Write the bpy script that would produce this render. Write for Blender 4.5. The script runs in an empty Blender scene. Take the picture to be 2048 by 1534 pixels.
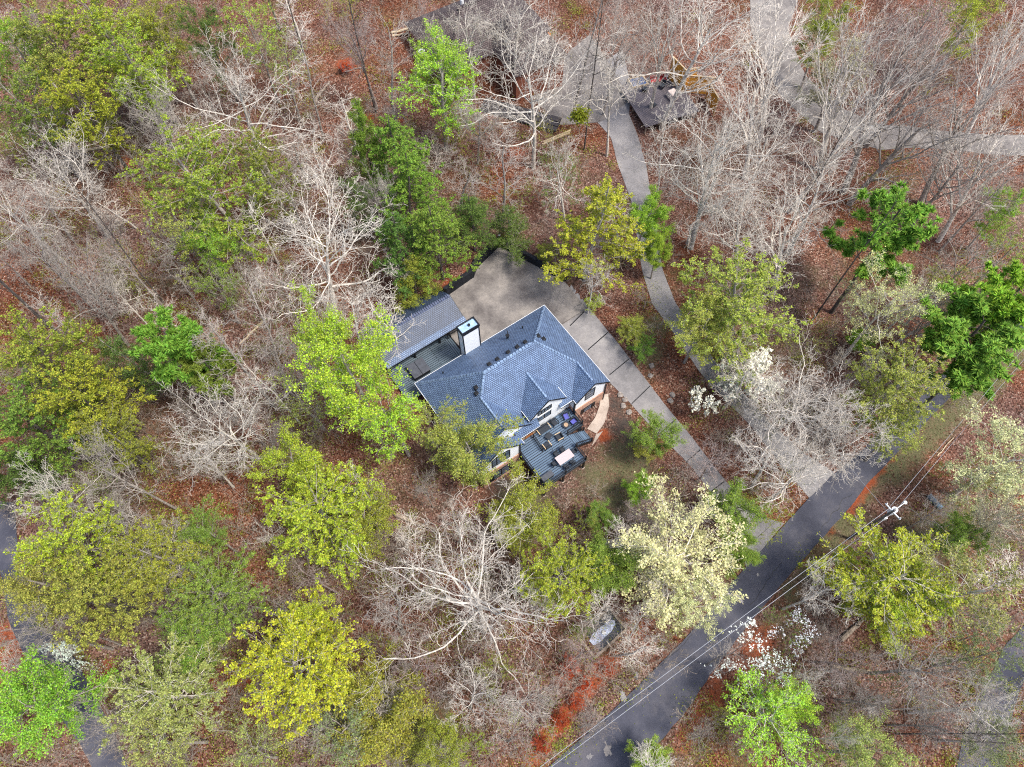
import bpy, bmesh, math, random
import numpy as np
from math import radians, sin, cos, pi, hypot
random.seed(7)
# ---------------------------------------------------------------- camera, light
F_PX, CAMH, NX, NY = 1420.0, 80.0, 1040.0, 1480.0
TH = math.atan(hypot(NX-1024, NY-767)/F_PX); ROLL = -math.atan2(NX-1024, NY-767)
def _R():
    cx, sx = cos(TH), sin(TH); r = ROLL
    return np.array([[1,0,0],[0,cx,-sx],[0,sx,cx]]) @ np.array([[cos(r),-sin(r),0],[sin(r),cos(r),0],[0,0,1]])
RM = _R()
sc = bpy.context.scene; COL = sc.collection
from mathutils import Matrix, Vector
cam = bpy.data.cameras.new("camera"); camo = bpy.data.objects.new("camera", cam); COL.objects.link(camo)
cam.sensor_width = 36.0; cam.lens = F_PX/2048*36.0; cam.clip_end = 2000; cam.clip_start = 1
camo.matrix_world = Matrix.Translation((0,0,CAMH)) @ Matrix([[float(x) for x in r] for r in RM]).to_4x4()
sc.camera = camo
SUN_EL, SUN_AZ = 62.0, 112.0     # azimuth clockwise from +Y
w = bpy.data.worlds.new("World"); sc.world = w; w.use_nodes = True
nt = w.node_tree; bg = nt.nodes["Background"]
sky = nt.nodes.new("ShaderNodeTexSky"); sky.sky_type = 'NISHITA'; sky.sun_disc = False
sky.sun_elevation = radians(SUN_EL); sky.sun_rotation = radians(SUN_AZ); sky.air_density = 1.0; sky.dust_density = 3.0; sky.ozone_density = 1.0
nt.links.new(sky.outputs[0], bg.inputs[0]); bg.inputs[1].default_value = 0.125
sl = bpy.data.lights.new("sun", 'SUN'); sl.energy = 2.1; sl.angle = radians(11); sl.color = (1.0, .94, .84)
so = bpy.data.objects.new("sun", sl); COL.objects.link(so)
a, e = radians(SUN_AZ), radians(SUN_EL)
so.rotation_euler = Vector((-sin(a)*cos(e), -cos(a)*cos(e), -sin(e))).to_track_quat('-Z','Y').to_euler()
sc.view_settings.view_transform = 'Standard'; sc.view_settings.look = 'None'; sc.view_settings.exposure = 0.95; sc.view_settings.gamma = 1
sc.cycles.max_bounces = 5; sc.cycles.diffuse_bounces = 3; sc.cycles.transmission_bounces = 3; sc.cycles.use_denoising = False; sc.cycles.pixel_filter_type = 'BLACKMAN_HARRIS'; sc.cycles.filter_width = 1.1; sc.cycles.sample_clamp_indirect = 3

# ---------------------------------------------------------------- geometry of the place
def at(px, py, z=0.0):
    d = RM @ np.array([(px-1024)/F_PX, -(py-767)/F_PX, -1.0]); t = (z-CAMH)/d[2]
    return np.array([d[0]*t, d[1]*t, z])
def pj(p):
    q = RM.T @ (np.array(p, float)-np.array([0,0,CAMH])); return (1024+F_PX*q[0]/-q[2], 767-F_PX*q[1]/-q[2])
def depth(p): return -(RM.T @ (np.array(p, float)-np.array([0,0,CAMH])))[2]
P1 = at(829,767,5.5); _d = (at(1087,611,5.5)-P1)[:2]; UD = _d/np.linalg.norm(_d); VD = np.array([UD[1], -UD[0]])
HANG = math.atan2(UD[1], UD[0])
def uv(x, y): dx, dy = x-P1[0], y-P1[1]; return dx*UD[0]+dy*UD[1], dx*VD[0]+dy*VD[1]
def xy(u, v): return P1[0]+u*UD[0]+v*VD[0], P1[1]+u*UD[1]+v*VD[1]
def S(t): t = np.clip(t, 0, 1); return t*t*(3-2*t)
def segdist(x, y, pts):
    d = np.full(np.shape(x), 1e9)
    for (ax, ay), (bx, by) in zip(pts[:-1], pts[1:]):
        L2 = (bx-ax)**2+(by-ay)**2; t = np.clip(((x-ax)*(bx-ax)+(y-ay)*(by-ay))/L2, 0, 1)
        d = np.minimum(d, np.hypot(x-ax-t*(bx-ax), y-ay-t*(by-ay)))
    return d
def inpoly(x, y, pts):
    ins = np.zeros(np.shape(x), bool)
    for (ax, ay), (bx, by) in zip(pts, pts[1:]+pts[:1]):
        c = ((ay > y) != (by > y)) & (x < (bx-ax)*(y-ay)/((by-ay)+1e-12)+ax); ins ^= c
    return ins
WALLPX = [(893,592),(902,586),(945,556),(952,536),(999,491),(1129,563)]
WALLXY = [tuple(at(a_,b_,2.5)[:2]) for a_,b_ in WALLPX]
FLAT = WALLXY + [xy(24.6,-2.5), xy(24.6,14), xy(19,14), xy(19,0), xy(-3,0), xy(-3,-12)]
def hraw(x, y):
    x = np.asarray(x, float); y = np.asarray(y, float); u, v = uv(x, y)
    m = 4*S((u-10)/4)
    z = 2.5*(1-S((v-2-m)/14)) - 1.0*S((8-u)/5)*S((v-8)/5)*(1-S((v-22)/10))
    z = z - np.clip(0.03*(v-20), 0, 1.4)
    z = z + np.clip(0.1*(-14-v), 0, 4)
    ins = inpoly(x, y, FLAT); dw = segdist(x, y, WALLXY); d2 = segdist(x, y, FLAT+FLAT[:1])
    lift = 1.7*S(d2/0.5)*(1-S((dw-1.5)/9)); z = np.where(ins, z, z+np.where(dw < 12, lift, 0))
    far = S((np.hypot(u-10, v-5)-22)/15)
    z = z + far*(0.5*np.sin(x*.11+1)*np.cos(y*.09)+.35*np.sin(x*.23+y*.17))
    return z
GX0, GX1, GY0, GY1, GS = -150, 150, -60, 190, 0.7
gx = np.arange(GX0, GX1+GS, GS); gy = np.arange(GY0, GY1+GS, GS); XX, YY = np.meshgrid(gx, gy); ZZ = hraw(XX, YY)
def gz(x, y):
    fx = (x-GX0)/GS; fy = (y-GY0)/GS; i = int(min(max(fx,0),len(gx)-2)); j = int(min(max(fy,0),len(gy)-2)); fx -= i; fy -= j
    return float(ZZ[j,i]*(1-fx)*(1-fy)+ZZ[j,i+1]*fx*(1-fy)+ZZ[j+1,i]*(1-fx)*fy+ZZ[j+1,i+1]*fx*fy)
def gat(px, py):
    z = 0.0
    for _ in range(7): p = at(px, py, z); z = gz(p[0], p[1])
    return np.array([p[0], p[1], z])

# ---------------------------------------------------------------- materials
def mat(name, col, rough=.7, var=.12, scale=6., metal=0., bump=0., spec=.3, attr=None):
    m = bpy.data.materials.new(name); m.use_nodes = True; n = m.node_tree; b = n.nodes["Principled BSDF"]
    b.inputs["Roughness"].default_value = rough; b.inputs["Metallic"].default_value = metal
    b.inputs["Specular IOR Level"].default_value = spec
    if var:
        tc = n.nodes.new("ShaderNodeTexCoord"); no = n.nodes.new("ShaderNodeTexNoise"); no.inputs["Scale"].default_value = scale; no.inputs["Detail"].default_value = 6
        n.links.new(tc.outputs["Object"], no.inputs["Vector"])
        mx = n.nodes.new("ShaderNodeMix"); mx.data_type = 'RGBA'
        mx.inputs[6].default_value = (*[max(0,c*(1-var)) for c in col], 1); mx.inputs[7].default_value = (*[min(1,c*(1+var)) for c in col], 1)
        rp = n.nodes.new("ShaderNodeMapRange"); rp.inputs[1].default_value = .3; rp.inputs[2].default_value = .7
        n.links.new(no.outputs[0], rp.inputs[0]); n.links.new(rp.outputs[0], mx.inputs[0]); n.links.new(mx.outputs[2], b.inputs["Base Color"])
        if bump:
            bp = n.nodes.new("ShaderNodeBump"); bp.inputs["Strength"].default_value = bump; bp.inputs["Distance"].default_value = .03
            n.links.new(no.outputs[0], bp.inputs["Height"]); n.links.new(bp.outputs[0], b.inputs["Normal"])
    else: b.inputs["Base Color"].default_value = (*col, 1)
    return m
def tree_mat(name, trans):
    m = bpy.data.materials.new(name); m.use_nodes = True; n = m.node_tree; b = n.nodes["Principled BSDF"]; L = n.links.new
    oi = n.nodes.new("ShaderNodeObjectInfo")
    if trans:
        at_ = n.nodes.new("ShaderNodeAttribute"); at_.attribute_name = "rnd"
        hs = n.nodes.new("ShaderNodeHueSaturation")
        m1 = n.nodes.new("ShaderNodeMapRange"); m1.inputs[3].default_value = .482; m1.inputs[4].default_value = .53
        m2 = n.nodes.new("ShaderNodeMapRange"); m2.inputs[3].default_value = .42; m2.inputs[4].default_value = 1.5
        L(at_.outputs["Fac"], m1.inputs[0]); L(m1.outputs[0], hs.inputs["Hue"])
        wn = n.nodes.new("ShaderNodeMath"); wn.operation = 'FRACT'; mu = n.nodes.new("ShaderNodeMath"); mu.operation = 'MULTIPLY'; mu.inputs[1].default_value = 7.31
        L(at_.outputs["Fac"], mu.inputs[0]); L(mu.outputs[0], wn.inputs[0]); L(wn.outputs[0], m2.inputs[0]); L(m2.outputs[0], hs.inputs["Value"])
        L(oi.outputs["Color"], hs.inputs["Color"]); L(hs.outputs[0], b.inputs["Base Color"]); b.inputs["Roughness"].default_value = .6; b.inputs["Specular IOR Level"].default_value = .15
        tr = n.nodes.new("ShaderNodeBsdfTranslucent"); L(hs.outputs[0], tr.inputs[0]); ms = n.nodes.new("ShaderNodeMixShader"); ms.inputs[0].default_value = trans
        L(b.outputs[0], ms.inputs[1]); L(tr.outputs[0], ms.inputs[2]); L(ms.outputs[0], n.nodes["Material Output"].inputs[0])
    else:
        tc = n.nodes.new("ShaderNodeTexCoord"); no = n.nodes.new("ShaderNodeTexNoise"); no.inputs["Scale"].default_value = 3; no.inputs["Detail"].default_value = 8
        L(tc.outputs["Object"], no.inputs["Vector"]); mp = n.nodes.new("ShaderNodeMapRange"); mp.inputs[1].default_value = .3; mp.inputs[2].default_value = .7; mp.inputs[3].default_value = .5; mp.inputs[4].default_value = 1.3
        hs = n.nodes.new("ShaderNodeHueSaturation"); L(no.outputs[0], mp.inputs[0]); L(mp.outputs[0], hs.inputs["Value"]); L(oi.outputs["Color"], hs.inputs["Color"]); L(hs.outputs[0], b.inputs["Base Color"])
        b.inputs["Roughness"].default_value = .85; b.inputs["Specular IOR Level"].default_value = .1
    return m
M_LEAF = tree_mat("leaf", .35); M_PETAL = tree_mat("petal", .2); M_BARK = tree_mat("bark", 0)

def brickish(name, c1, c2, mortar, bw, bh, ms=.02, rough=.7, noise=.3, bump=.5, spec=.3):
    """UV in metres: x along the course, y up the slope"""
    m = bpy.data.materials.new(name); m.use_nodes = True; n = m.node_tree; b = n.nodes["Principled BSDF"]; L = n.links.new
    u = n.nodes.new("ShaderNodeUVMap"); br = n.nodes.new("ShaderNodeTexBrick"); br.inputs["Scale"].default_value = 1
    br.inputs["Brick Width"].default_value = bw; br.inputs["Row Height"].default_value = bh; br.inputs["Mortar Size"].default_value = ms; br.inputs["Mortar Smooth"].default_value = .3
    br.inputs["Color1"].default_value = (*c1,1); br.inputs["Color2"].default_value = (*c2,1); br.inputs["Mortar"].default_value = (*mortar,1); br.inputs["Bias"].default_value = 0
    L(u.outputs[0], br.inputs["Vector"])
    no = n.nodes.new("ShaderNodeTexNoise"); no.inputs["Scale"].default_value = .9; no.inputs["Detail"].default_value = 9; no.inputs["Roughness"].default_value = .7; L(u.outputs[0], no.inputs["Vector"])
    mp = n.nodes.new("ShaderNodeMapRange"); mp.inputs[1].default_value = .3; mp.inputs[2].default_value = .7; mp.inputs[3].default_value = 1-noise; mp.inputs[4].default_value = 1+noise
    hs = n.nodes.new("ShaderNodeHueSaturation"); L(no.outputs[0], mp.inputs[0]); L(mp.outputs[0], hs.inputs["Value"]); L(br.outputs[0], hs.inputs["Color"]); L(hs.outputs[0], b.inputs["Base Color"])
    bp = n.nodes.new("ShaderNodeBump"); bp.inputs["Strength"].default_value = bump; bp.inputs["Distance"].default_value = .02; bp.invert = True
    L(br.outputs["Fac"], bp.inputs["Height"]); L(bp.outputs[0], b.inputs["Normal"]); b.inputs["Roughness"].default_value = rough; b.inputs["Specular IOR Level"].default_value = spec
    return m
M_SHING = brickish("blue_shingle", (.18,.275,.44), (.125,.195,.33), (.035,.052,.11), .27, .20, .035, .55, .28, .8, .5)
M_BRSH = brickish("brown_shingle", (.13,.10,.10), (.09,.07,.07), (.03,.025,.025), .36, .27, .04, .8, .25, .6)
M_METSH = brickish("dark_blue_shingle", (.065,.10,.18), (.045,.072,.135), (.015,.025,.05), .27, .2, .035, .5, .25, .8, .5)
M_BRICK = brickish("red_brick", (.50,.22,.14), (.62,.36,.26), (.48,.40,.34), .30, .12, .02, .9, .35, .6, .1)
M_DECK = brickish("blue_grey_deck_board", (.115,.18,.27), (.085,.14,.215), (.018,.028,.05), 9., .27, .05, .5, .12, .5, .4)
M_DECK2 = brickish("grey_deck_board", (.12,.16,.20), (.09,.13,.165), (.02,.03,.04), 9., .27, .05, .5, .12, .5, .4)
M_NDECK = brickish("weathered_deck_board", (.16,.14,.155), (.13,.115,.13), (.05,.045,.05), 9., .2, .03, .8, .2, .5)
M_WHITE = mat("white_stucco", (.86,.89,.92), .8, .05, 3, bump=.1); M_TRIM = mat("white_trim", (.78,.80,.82), .5, .04, 5)
M_BLACK = mat("black_paint", (.012,.013,.016), .45, .2, 5); M_GLASS = mat("window_glass", (.10,.15,.22), .08, .5, 1.2, spec=.8)
M_WOOD = mat("orange_wood", (.42,.16,.05), .6, .35, 4); M_STONE = mat("tan_stone", (.42,.30,.20), .85, .35, 5)
M_WALL = mat("black_retaining_timber", (.012,.014,.02), .7, .5, 2, bump=.4)
M_DGREY = mat("charcoal_fabric", (.035,.042,.055), .85, .2, 12); M_TAN = mat("tan_timber", (.55,.42,.26), .6, .15, 8)
M_PURP = mat("violet_blue_cushion", (.10,.11,.42), .8, .12, 10); M_TOP = mat("pinkish_white_table_top", (.50,.43,.44), .5, .06, 6)
M_COVER = mat("grey_vinyl_cover", (.075,.082,.10), .55, .2, 3); M_SKYL = mat("blue_metal_cap", (.35,.52,.75), .25, .3, 2, spec=.8)

def sheetmat(name, c1, c2, c3, s1, s2, rough=.85, p1=.45, bump=.2):
    m = bpy.data.materials.new(name); m.use_nodes = True; n = m.node_tree; b = n.nodes["Principled BSDF"]; L = n.links.new
    tc = n.nodes.new("ShaderNodeTexCoord"); a1 = n.nodes.new("ShaderNodeTexNoise"); a1.inputs["Scale"].default_value = s1; a1.inputs["Detail"].default_value = 7; a1.inputs["Roughness"].default_value = .65
    a2 = n.nodes.new("ShaderNodeTexNoise"); a2.inputs["Scale"].default_value = s2; a2.inputs["Detail"].default_value = 8; a2.inputs["Roughness"].default_value = .8
    L(tc.outputs["Object"], a1.inputs[0]); L(tc.outputs["Object"], a2.inputs[0])
    r = n.nodes.new("ShaderNodeValToRGB"); r.color_ramp.elements[0].position = .32; r.color_ramp.elements[0].color = (*c1,1); r.color_ramp.elements[1].position = .68; r.color_ramp.elements[1].color = (*c3,1)
    e_ = r.color_ramp.elements.new(.5); e_.color = (*c2,1); L(a1.outputs[0], r.inputs[0])
    hs = n.nodes.new("ShaderNodeHueSaturation"); mp = n.nodes.new("ShaderNodeMapRange"); mp.inputs[1].default_value = .25; mp.inputs[2].default_value = .75; mp.inputs[3].default_value = .7; mp.inputs[4].default_value = 1.3
    L(a2.outputs[0], mp.inputs[0]); L(mp.outputs[0], hs.inputs["Value"]); L(r.outputs[0], hs.inputs["Color"]); L(hs.outputs[0], b.inputs["Base Color"])
    bp = n.nodes.new("ShaderNodeBump"); bp.inputs["Strength"].default_value = bump; bp.inputs["Distance"].default_value = .05; L(a2.outputs[0], bp.inputs["Height"]); L(bp.outputs[0], b.inputs["Normal"])
    b.inputs["Roughness"].default_value = rough; b.inputs["Specular IOR Level"].default_value = .2
    return m
M_CONC = sheetmat("stained_concrete", (.12,.108,.105), (.21,.192,.182), (.32,.29,.265), .34, 3.5)
M_CONC2 = sheetmat("weathered_concrete", (.17,.165,.17), (.24,.23,.235), (.31,.295,.29), .3, 4)
M_PATH = sheetmat("tan_concrete", (.30,.24,.20), (.42,.35,.30), (.5,.42,.36), .8, 6)
M_ASPH = sheetmat("blue_black_asphalt", (.045,.048,.068), (.072,.075,.10), (.125,.12,.135), .22, 9, .8)
M_ROCK = mat("grey_rock", (.26,.23,.21), .9, .4, 3, bump=.6); M_BARKL = mat("log_bark", (.30,.24,.19), .9, .4, 4, bump=.5)
M_LOGW = mat("bare_log_wood", (.5,.40,.28), .8, .3, 4)

# ---------------------------------------------------------------- helpers
def tag(o, label=None, cat=None, group=None, kind=None):
    if label: o["label"] = label
    if cat: o["category"] = cat
    if group: o["group"] = group
    if kind: o["kind"] = kind
    return o
def emp(name, label, cat, loc, rz=0, group=None):
    o = bpy.data.objects.new(name, None); COL.objects.link(o); o.location = [float(c) for c in loc]; o.rotation_euler = (0,0,rz); o.empty_display_size = .5
    return tag(o, label, cat, group)
class MB:
    def __init__(s): s.v = []; s.f = []
    def poly(s, pts):
        b = len(s.v); s.v += [tuple(float(c) for c in p) for p in pts]; s.f.append(tuple(range(b, b+len(pts)))); return s
    def box(s, x0, x1, y0, y1, z0, z1):
        b = len(s.v); s.v += [(x,y,z) for z in (z0,z1) for x,y in ((x0,y0),(x1,y0),(x1,y1),(x0,y1))]
        s.f += [tuple(b+i for i in q) for q in ((3,2,1,0),(4,5,6,7),(0,1,5,4),(1,2,6,5),(2,3,7,6),(3,0,4,7))]; return s
    def bar(s, p, q, w, h=None):
        h = h or w; p = Vector(p); q = Vector(q); d = (q-p); 
        if d.length < 1e-6: return s
        d.normalize(); up = Vector((0,0,1)) if abs(d.z) < .95 else Vector((1,0,0)); sd = d.cross(up).normalized()*w/2; uu = sd.cross(d).normalized()*h/2
        b = len(s.v)
        for c in (p,q): s.v += [tuple(c-sd-uu), tuple(c+sd-uu), tuple(c+sd+uu), tuple(c-sd+uu)]
        s.f += [tuple(b+i for i in k) for k in ((0,1,2,3),(7,6,5,4),(0,4,5,1),(1,5,6,2),(2,6,7,3),(3,7,4,0))]; return s
    def cyl(s, c, r, h, n=14, r2=None, cap=True):
        r2 = r if r2 is None else r2; b = len(s.v)
        for k,(rr,z) in enumerate(((r,0),(r2,h))): s.v += [(c[0]+rr*cos(2*pi*i/n), c[1]+rr*sin(2*pi*i/n), c[2]+z) for i in range(n)]
        s.f += [(b+i, b+(i+1)%n, b+n+(i+1)%n, b+n+i) for i in range(n)]
        if cap: s.f += [tuple(b+n+i for i in range(n)), tuple(b+n-1-i for i in range(n))]
        return s
    def tube(s, pts, r, n=7):
        pts = [Vector(p) for p in pts]; b = len(s.v); rs = r if isinstance(r, (list,tuple)) else [r]*len(pts)
        for i,p in enumerate(pts):
            d = (pts[min(i+1,len(pts)-1)]-pts[max(i-1,0)]).normalized(); up = Vector((0,0,1)) if abs(d.z) < .9 else Vector((1,0,0)); x = d.cross(up).normalized(); y = x.cross(d)
            s.v += [tuple(p+x*rs[i]*cos(2*pi*k/n)+y*rs[i]*sin(2*pi*k/n)) for k in range(n)]
        for i in range(len(pts)-1):
            for k in range(n): s.f.append((b+i*n+k, b+i*n+(k+1)%n, b+(i+1)*n+(k+1)%n, b+(i+1)*n+k))
        s.f += [tuple(b+k for k in range(n))[::-1], tuple(b+(len(pts)-1)*n+k for k in range(n))]; return s
    def build(s, name, m, parent=None, uvs=False, bevel=0, smooth=False, solid=0):
        me = bpy.data.meshes.new(name); me.from_pydata(s.v, [], s.f)
        bm = bmesh.new(); bm.from_mesh(me)
        if not solid: bmesh.ops.recalc_face_normals(bm, faces=bm.faces)
        bm.to_mesh(me); bm.free(); me.materials.append(m)
        if uvs:
            ul = me.uv_layers.new(name="UVMap")
            for p in me.polygons:
                nn = p.normal
                if abs(nn.z) > .999: t = Vector((1,0,0))
                else: t = Vector((-nn.y, nn.x, 0)).normalized()
                if isinstance(uvs, str) and abs(nn.z) > .9: t = Vector((1,0,0)) if uvs == 'x' else Vector((0,1,0))
                bt = nn.cross(t)
                for li in p.loop_indices:
                    co = me.vertices[me.loops[li].vertex_index].co; ul.data[li].uv = (co.dot(t), co.dot(bt))
        o = bpy.data.objects.new(name, me); COL.objects.link(o)
        if parent: o.parent = parent
        if solid:
            md = o.modifiers.new("solid", 'SOLIDIFY'); md.thickness = solid; md.offset = -1
        if bevel:
            md = o.modifiers.new("bevel", 'BEVEL'); md.width = bevel; md.segments = 2; md.limit_method = 'ANGLE'
        if smooth:
            for p in me.polygons: p.use_smooth = True
        return o

# ---------------------------------------------------------------- terrain
CLAY = [(1138,1345,1.6,1),(1185,1362,1.1,1),(1118,1446,1.5,.95),(1095,1470,1.4,.9),(1065,1508,1.6,.8),(1150,1405,1.1,1),(1165,1385,1.1,1),(1130,1428,1.2,1),(1205,1340,1.3,1),(1230,1322,1.2,.9),(1270,1255,1.6,.8),(1060,1520,2,.6),
 (1208,872,.9,1.2),(685,128,1.2,1),(700,120,1,.8),(742,235,1.3,.8),(802,240,1.3,.8),(523,765,1.2,1.2),(509,862,1.2,1),(497,1330,1.3,1.1),(425,1363,1,.9),(487,1366,1,1),(405,1385,1,.8),(18,1300,4,.75),(10,1340,3,.8),(215,1340,1.3,.8),
 (880,55,3,.9),(860,95,2.5,.8),(1030,305,2,.7),(985,235,1.5,.6),(250,325,2,.6),(1625,640,1,.7),(1714,992,1.1,.95),(1728,974,1.,.95),(1742,958,1.,.95),(1760,936,1.,.9),(1780,915,1.,.8),(1700,1018,1.,.9),(1660,1062,1.,.6),(1610,1125,1.,.6),(1590,1035,1,.7),(650,520,1,.5),
 (1395,1430,2.2,.6),(1430,1385,2.2,.65),(1520,1290,2.6,.7),(1480,1330,2.,.6),(1370,1480,2.,.6),(1540,1260,1.6,.6),(1600,1185,2.5,.4),(1660,1130,2,.4),(900,575,1.5,.6),(935,560,1,.8),(1015,470,1.2,.7),(1115,545,1,.6),(1455,1500,3,.3),(330,1395,1.5,.7),(120,1340,1,.7)]
GRASS = [(1725,985,2,.9),(1690,1050,2.2,.85),(1660,1085,2.2,.8),(1780,940,2.4,.9),(1825,900,2.4,.9),(1875,855,2.4,.9),(1930,805,2.4,.9),(1985,755,2.4,.9),(2030,710,2.4,.9),(1620,1130,2.2,.8),(1585,1185,2,.8),(1545,1250,1.8,.7),(150,1100,4,.6),(350,560,4,.5),(600,900,4,.5),(850,1480,6,.7),(700,1420,6,.7),(1050,1030,5,.8),(1850,1080,5,.7),(1920,1040,4,.7),(1650,60,6,.7),(400,900,5,.5),(1310,650,3,.7),(1300,700,3,.7),(230,560,5,.5),(1000,450,3,.6),(1760,960,2,.7),(1800,920,2.4,.8),(1850,880,2.5,.8),(1900,830,2.6,.8),(1960,780,2.6,.8),(2010,730,2.6,.7),(1730,1040,2.4,.5),(1640,1110,2.4,.6),(1600,1160,2.,.6),(1560,1230,2.2,.5),(1250,930,4.5,.75),(1200,960,4,.7),(1230,985,4,.7),(1160,985,3,.5),(1290,900,3,.5),(1390,1500,3,.5),(1450,1450,3,.5),(1690,1080,2.2,.5),(2040,690,2.5,.7),(1330,570,2,.4),(1480,1520,3,.5),(1240,1340,1.5,.4)]
MULCH = [(1262,880,2.2,.8),(1245,850,2.2,.8),(1230,810,2,.7),(1280,925,2,.8),(1255,965,2,.7),(1060,985,3,.8),(1010,975,2.5,.8),(1160,930,3,.6),(1100,985,3,.6),(1230,1000,2.4,.7)]
def field(lst):
    out = np.zeros_like(XX)
    for px,py,r,s in lst:
        p = gat(px,py); d = np.hypot(XX-p[0], YY-p[1]); out = np.maximum(out, s*np.exp(-(d/r)**2))
    return out
def terrain():
    ny, nx = XX.shape; me = bpy.data.meshes.new("ground"); idx = np.arange(nx*ny).reshape(ny,nx)
    co = np.stack([XX,YY,ZZ],-1).reshape(-1,3).astype(np.float32)
    q = np.stack([idx[:-1,:-1],idx[:-1,1:],idx[1:,1:],idx[1:,:-1]],-1).reshape(-1,4)
    fast_mesh(me, co, q)
    for nm, l in (("clay",CLAY),("grass",GRASS),("mulch",MULCH)):
        a_ = me.attributes.new(nm,'FLOAT','POINT'); a_.data.foreach_set("value", field(l).ravel().astype(np.float32))
    m = bpy.data.materials.new("leaf_litter_ground"); m.use_nodes = True; n = m.node_tree; b = n.nodes["Principled BSDF"]; L = n.links.new
    tc = n.nodes.new("ShaderNodeTexCoord")
    def noise(s, d=6, r=.6):
        a = n.nodes.new("ShaderNodeTexNoise"); a.inputs["Scale"].default_value = s; a.inputs["Detail"].default_value = d; a.inputs["Roughness"].default_value = r; L(tc.outputs["Object"], a.inputs[0]); return a
    vo = n.nodes.new("ShaderNodeTexVoronoi"); vo.inputs["Scale"].default_value = 7.5; L(tc.outputs["Object"], vo.inputs[0])
    rp = n.nodes.new("ShaderNodeValToRGB"); cr = rp.color_ramp; cr.interpolation = 'CONSTANT'
    cols = [(0,(.055,.024,.016)),(.2,(.135,.052,.033)),(.42,(.185,.076,.048)),(.62,(.10,.042,.028)),(.78,(.22,.115,.08)),(.9,(.27,.165,.12)),(.975,(.38,.28,.22))]
    cr.elements[0].color = (*cols[0][1],1); cr.elements[1].position = cols[-1][0]; cr.elements[1].color = (*cols[-1][1],1)
    for p_,c_ in cols[1:-1]: e_ = cr.elements.new(p_); e_.color = (*c_,1)
    sp = n.nodes.new("ShaderNodeSeparateColor"); L(vo.outputs["Color"], sp.inputs[0]); L(sp.outputs[0], rp.inputs[0])
    big = noise(.16,5); hs = n.nodes.new("ShaderNodeHueSaturation"); mp = n.nodes.new("ShaderNodeMapRange"); mp.inputs[1].default_value = .3; mp.inputs[2].default_value = .7; mp.inputs[3].default_value = .75; mp.inputs[4].default_value = 1.3
    L(big.outputs[0], mp.inputs[0]); L(mp.outputs[0], hs.inputs["Value"]); L(rp.outputs[0], hs.inputs["Color"]); prev = hs.outputs[0]
    big2 = noise(.07,4); mps = n.nodes.new("ShaderNodeMapRange"); mps.inputs[1].default_value = .35; mps.inputs[2].default_value = .65; mps.inputs[3].default_value = .65; mps.inputs[4].default_value = 1.1
    L(big2.outputs[0], mps.inputs[0]); L(mps.outputs[0], hs.inputs["Saturation"])
    med = noise(1.3,9,.85)
    gm = noise(.10,5,.7); gr_ = n.nodes.new("ShaderNodeMapRange"); gr_.inputs[1].default_value = .50; gr_.inputs[2].default_value = .66; gr_.inputs[4].default_value = .5; L(gm.outputs[0], gr_.inputs[0])
    mm = n.nodes.new("ShaderNodeMapRange"); mm.inputs[1].default_value = .42; mm.inputs[2].default_value = .6; L(med.outputs[0], mm.inputs[0]); mu_ = n.nodes.new("ShaderNodeMath"); mu_.operation = 'MULTIPLY'; L(gr_.outputs[0], mu_.inputs[0]); L(mm.outputs[0], mu_.inputs[1])
    mo = n.nodes.new("ShaderNodeMix"); mo.data_type = 'RGBA'; mo.inputs[7].default_value = (.10,.105,.045,1); L(mu_.outputs[0], mo.inputs[0]); L(prev, mo.inputs[6]); prev = mo.outputs[2]
    for nm, c1, c2, fs in (("mulch",(.035,.028,.026),(.10,.08,.07),5),("grass",(.055,.075,.028),(.19,.155,.095),5),("clay",(.17,.045,.022),(.43,.115,.05),4)):
        at_ = n.nodes.new("ShaderNodeAttribute"); at_.attribute_name = nm
        ad = n.nodes.new("ShaderNodeMath"); ad.operation = 'MULTIPLY_ADD'; ad.inputs[1].default_value = 1.6; L(med.outputs[0], ad.inputs[0]); 
        sb = n.nodes.new("ShaderNodeMath"); sb.operation = 'SUBTRACT'; L(at_.outputs["Fac"], sb.inputs[0]); sb.inputs[1].default_value = 1.25; L(sb.outputs[0], ad.inputs[2])
        rg = n.nodes.new("ShaderNodeMapRange"); rg.inputs[1].default_value = -.12; rg.inputs[2].default_value = .28; L(ad.outputs[0], rg.inputs[0])
        no = noise(fs,8,.8); mc = n.nodes.new("ShaderNodeMix"); mc.data_type = 'RGBA'; mc.inputs[6].default_value = (*c1,1); mc.inputs[7].default_value = (*c2,1)
        mr = n.nodes.new("ShaderNodeMapRange"); mr.inputs[1].default_value = .35; mr.inputs[2].default_value = .65; L(no.outputs[0], mr.inputs[0]); L(mr.outputs[0], mc.inputs[0])
        mx = n.nodes.new("ShaderNodeMix"); mx.data_type = 'RGBA'; L(rg.outputs[0], mx.inputs[0]); L(prev, mx.inputs[6]); L(mc.outputs[2], mx.inputs[7]); prev = mx.outputs[2]
    L(prev, b.inputs["Base Color"]); b.inputs["Roughness"].default_value = .95; b.inputs["Specular IOR Level"].default_value = .05
    bp = n.nodes.new("ShaderNodeBump"); bp.inputs["Strength"].default_value = .7; bp.inputs["Distance"].default_value = .08; L(vo.outputs["Distance"], bp.inputs["Height"]); L(bp.outputs[0], b.inputs["Normal"])
    me.materials.append(m); o = bpy.data.objects.new("ground", me); COL.objects.link(o)
    for p in me.polygons: p.use_smooth = True
    tag(o, kind="structure", label="reddish brown leaf littered forest floor with clay and grass patches")
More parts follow.
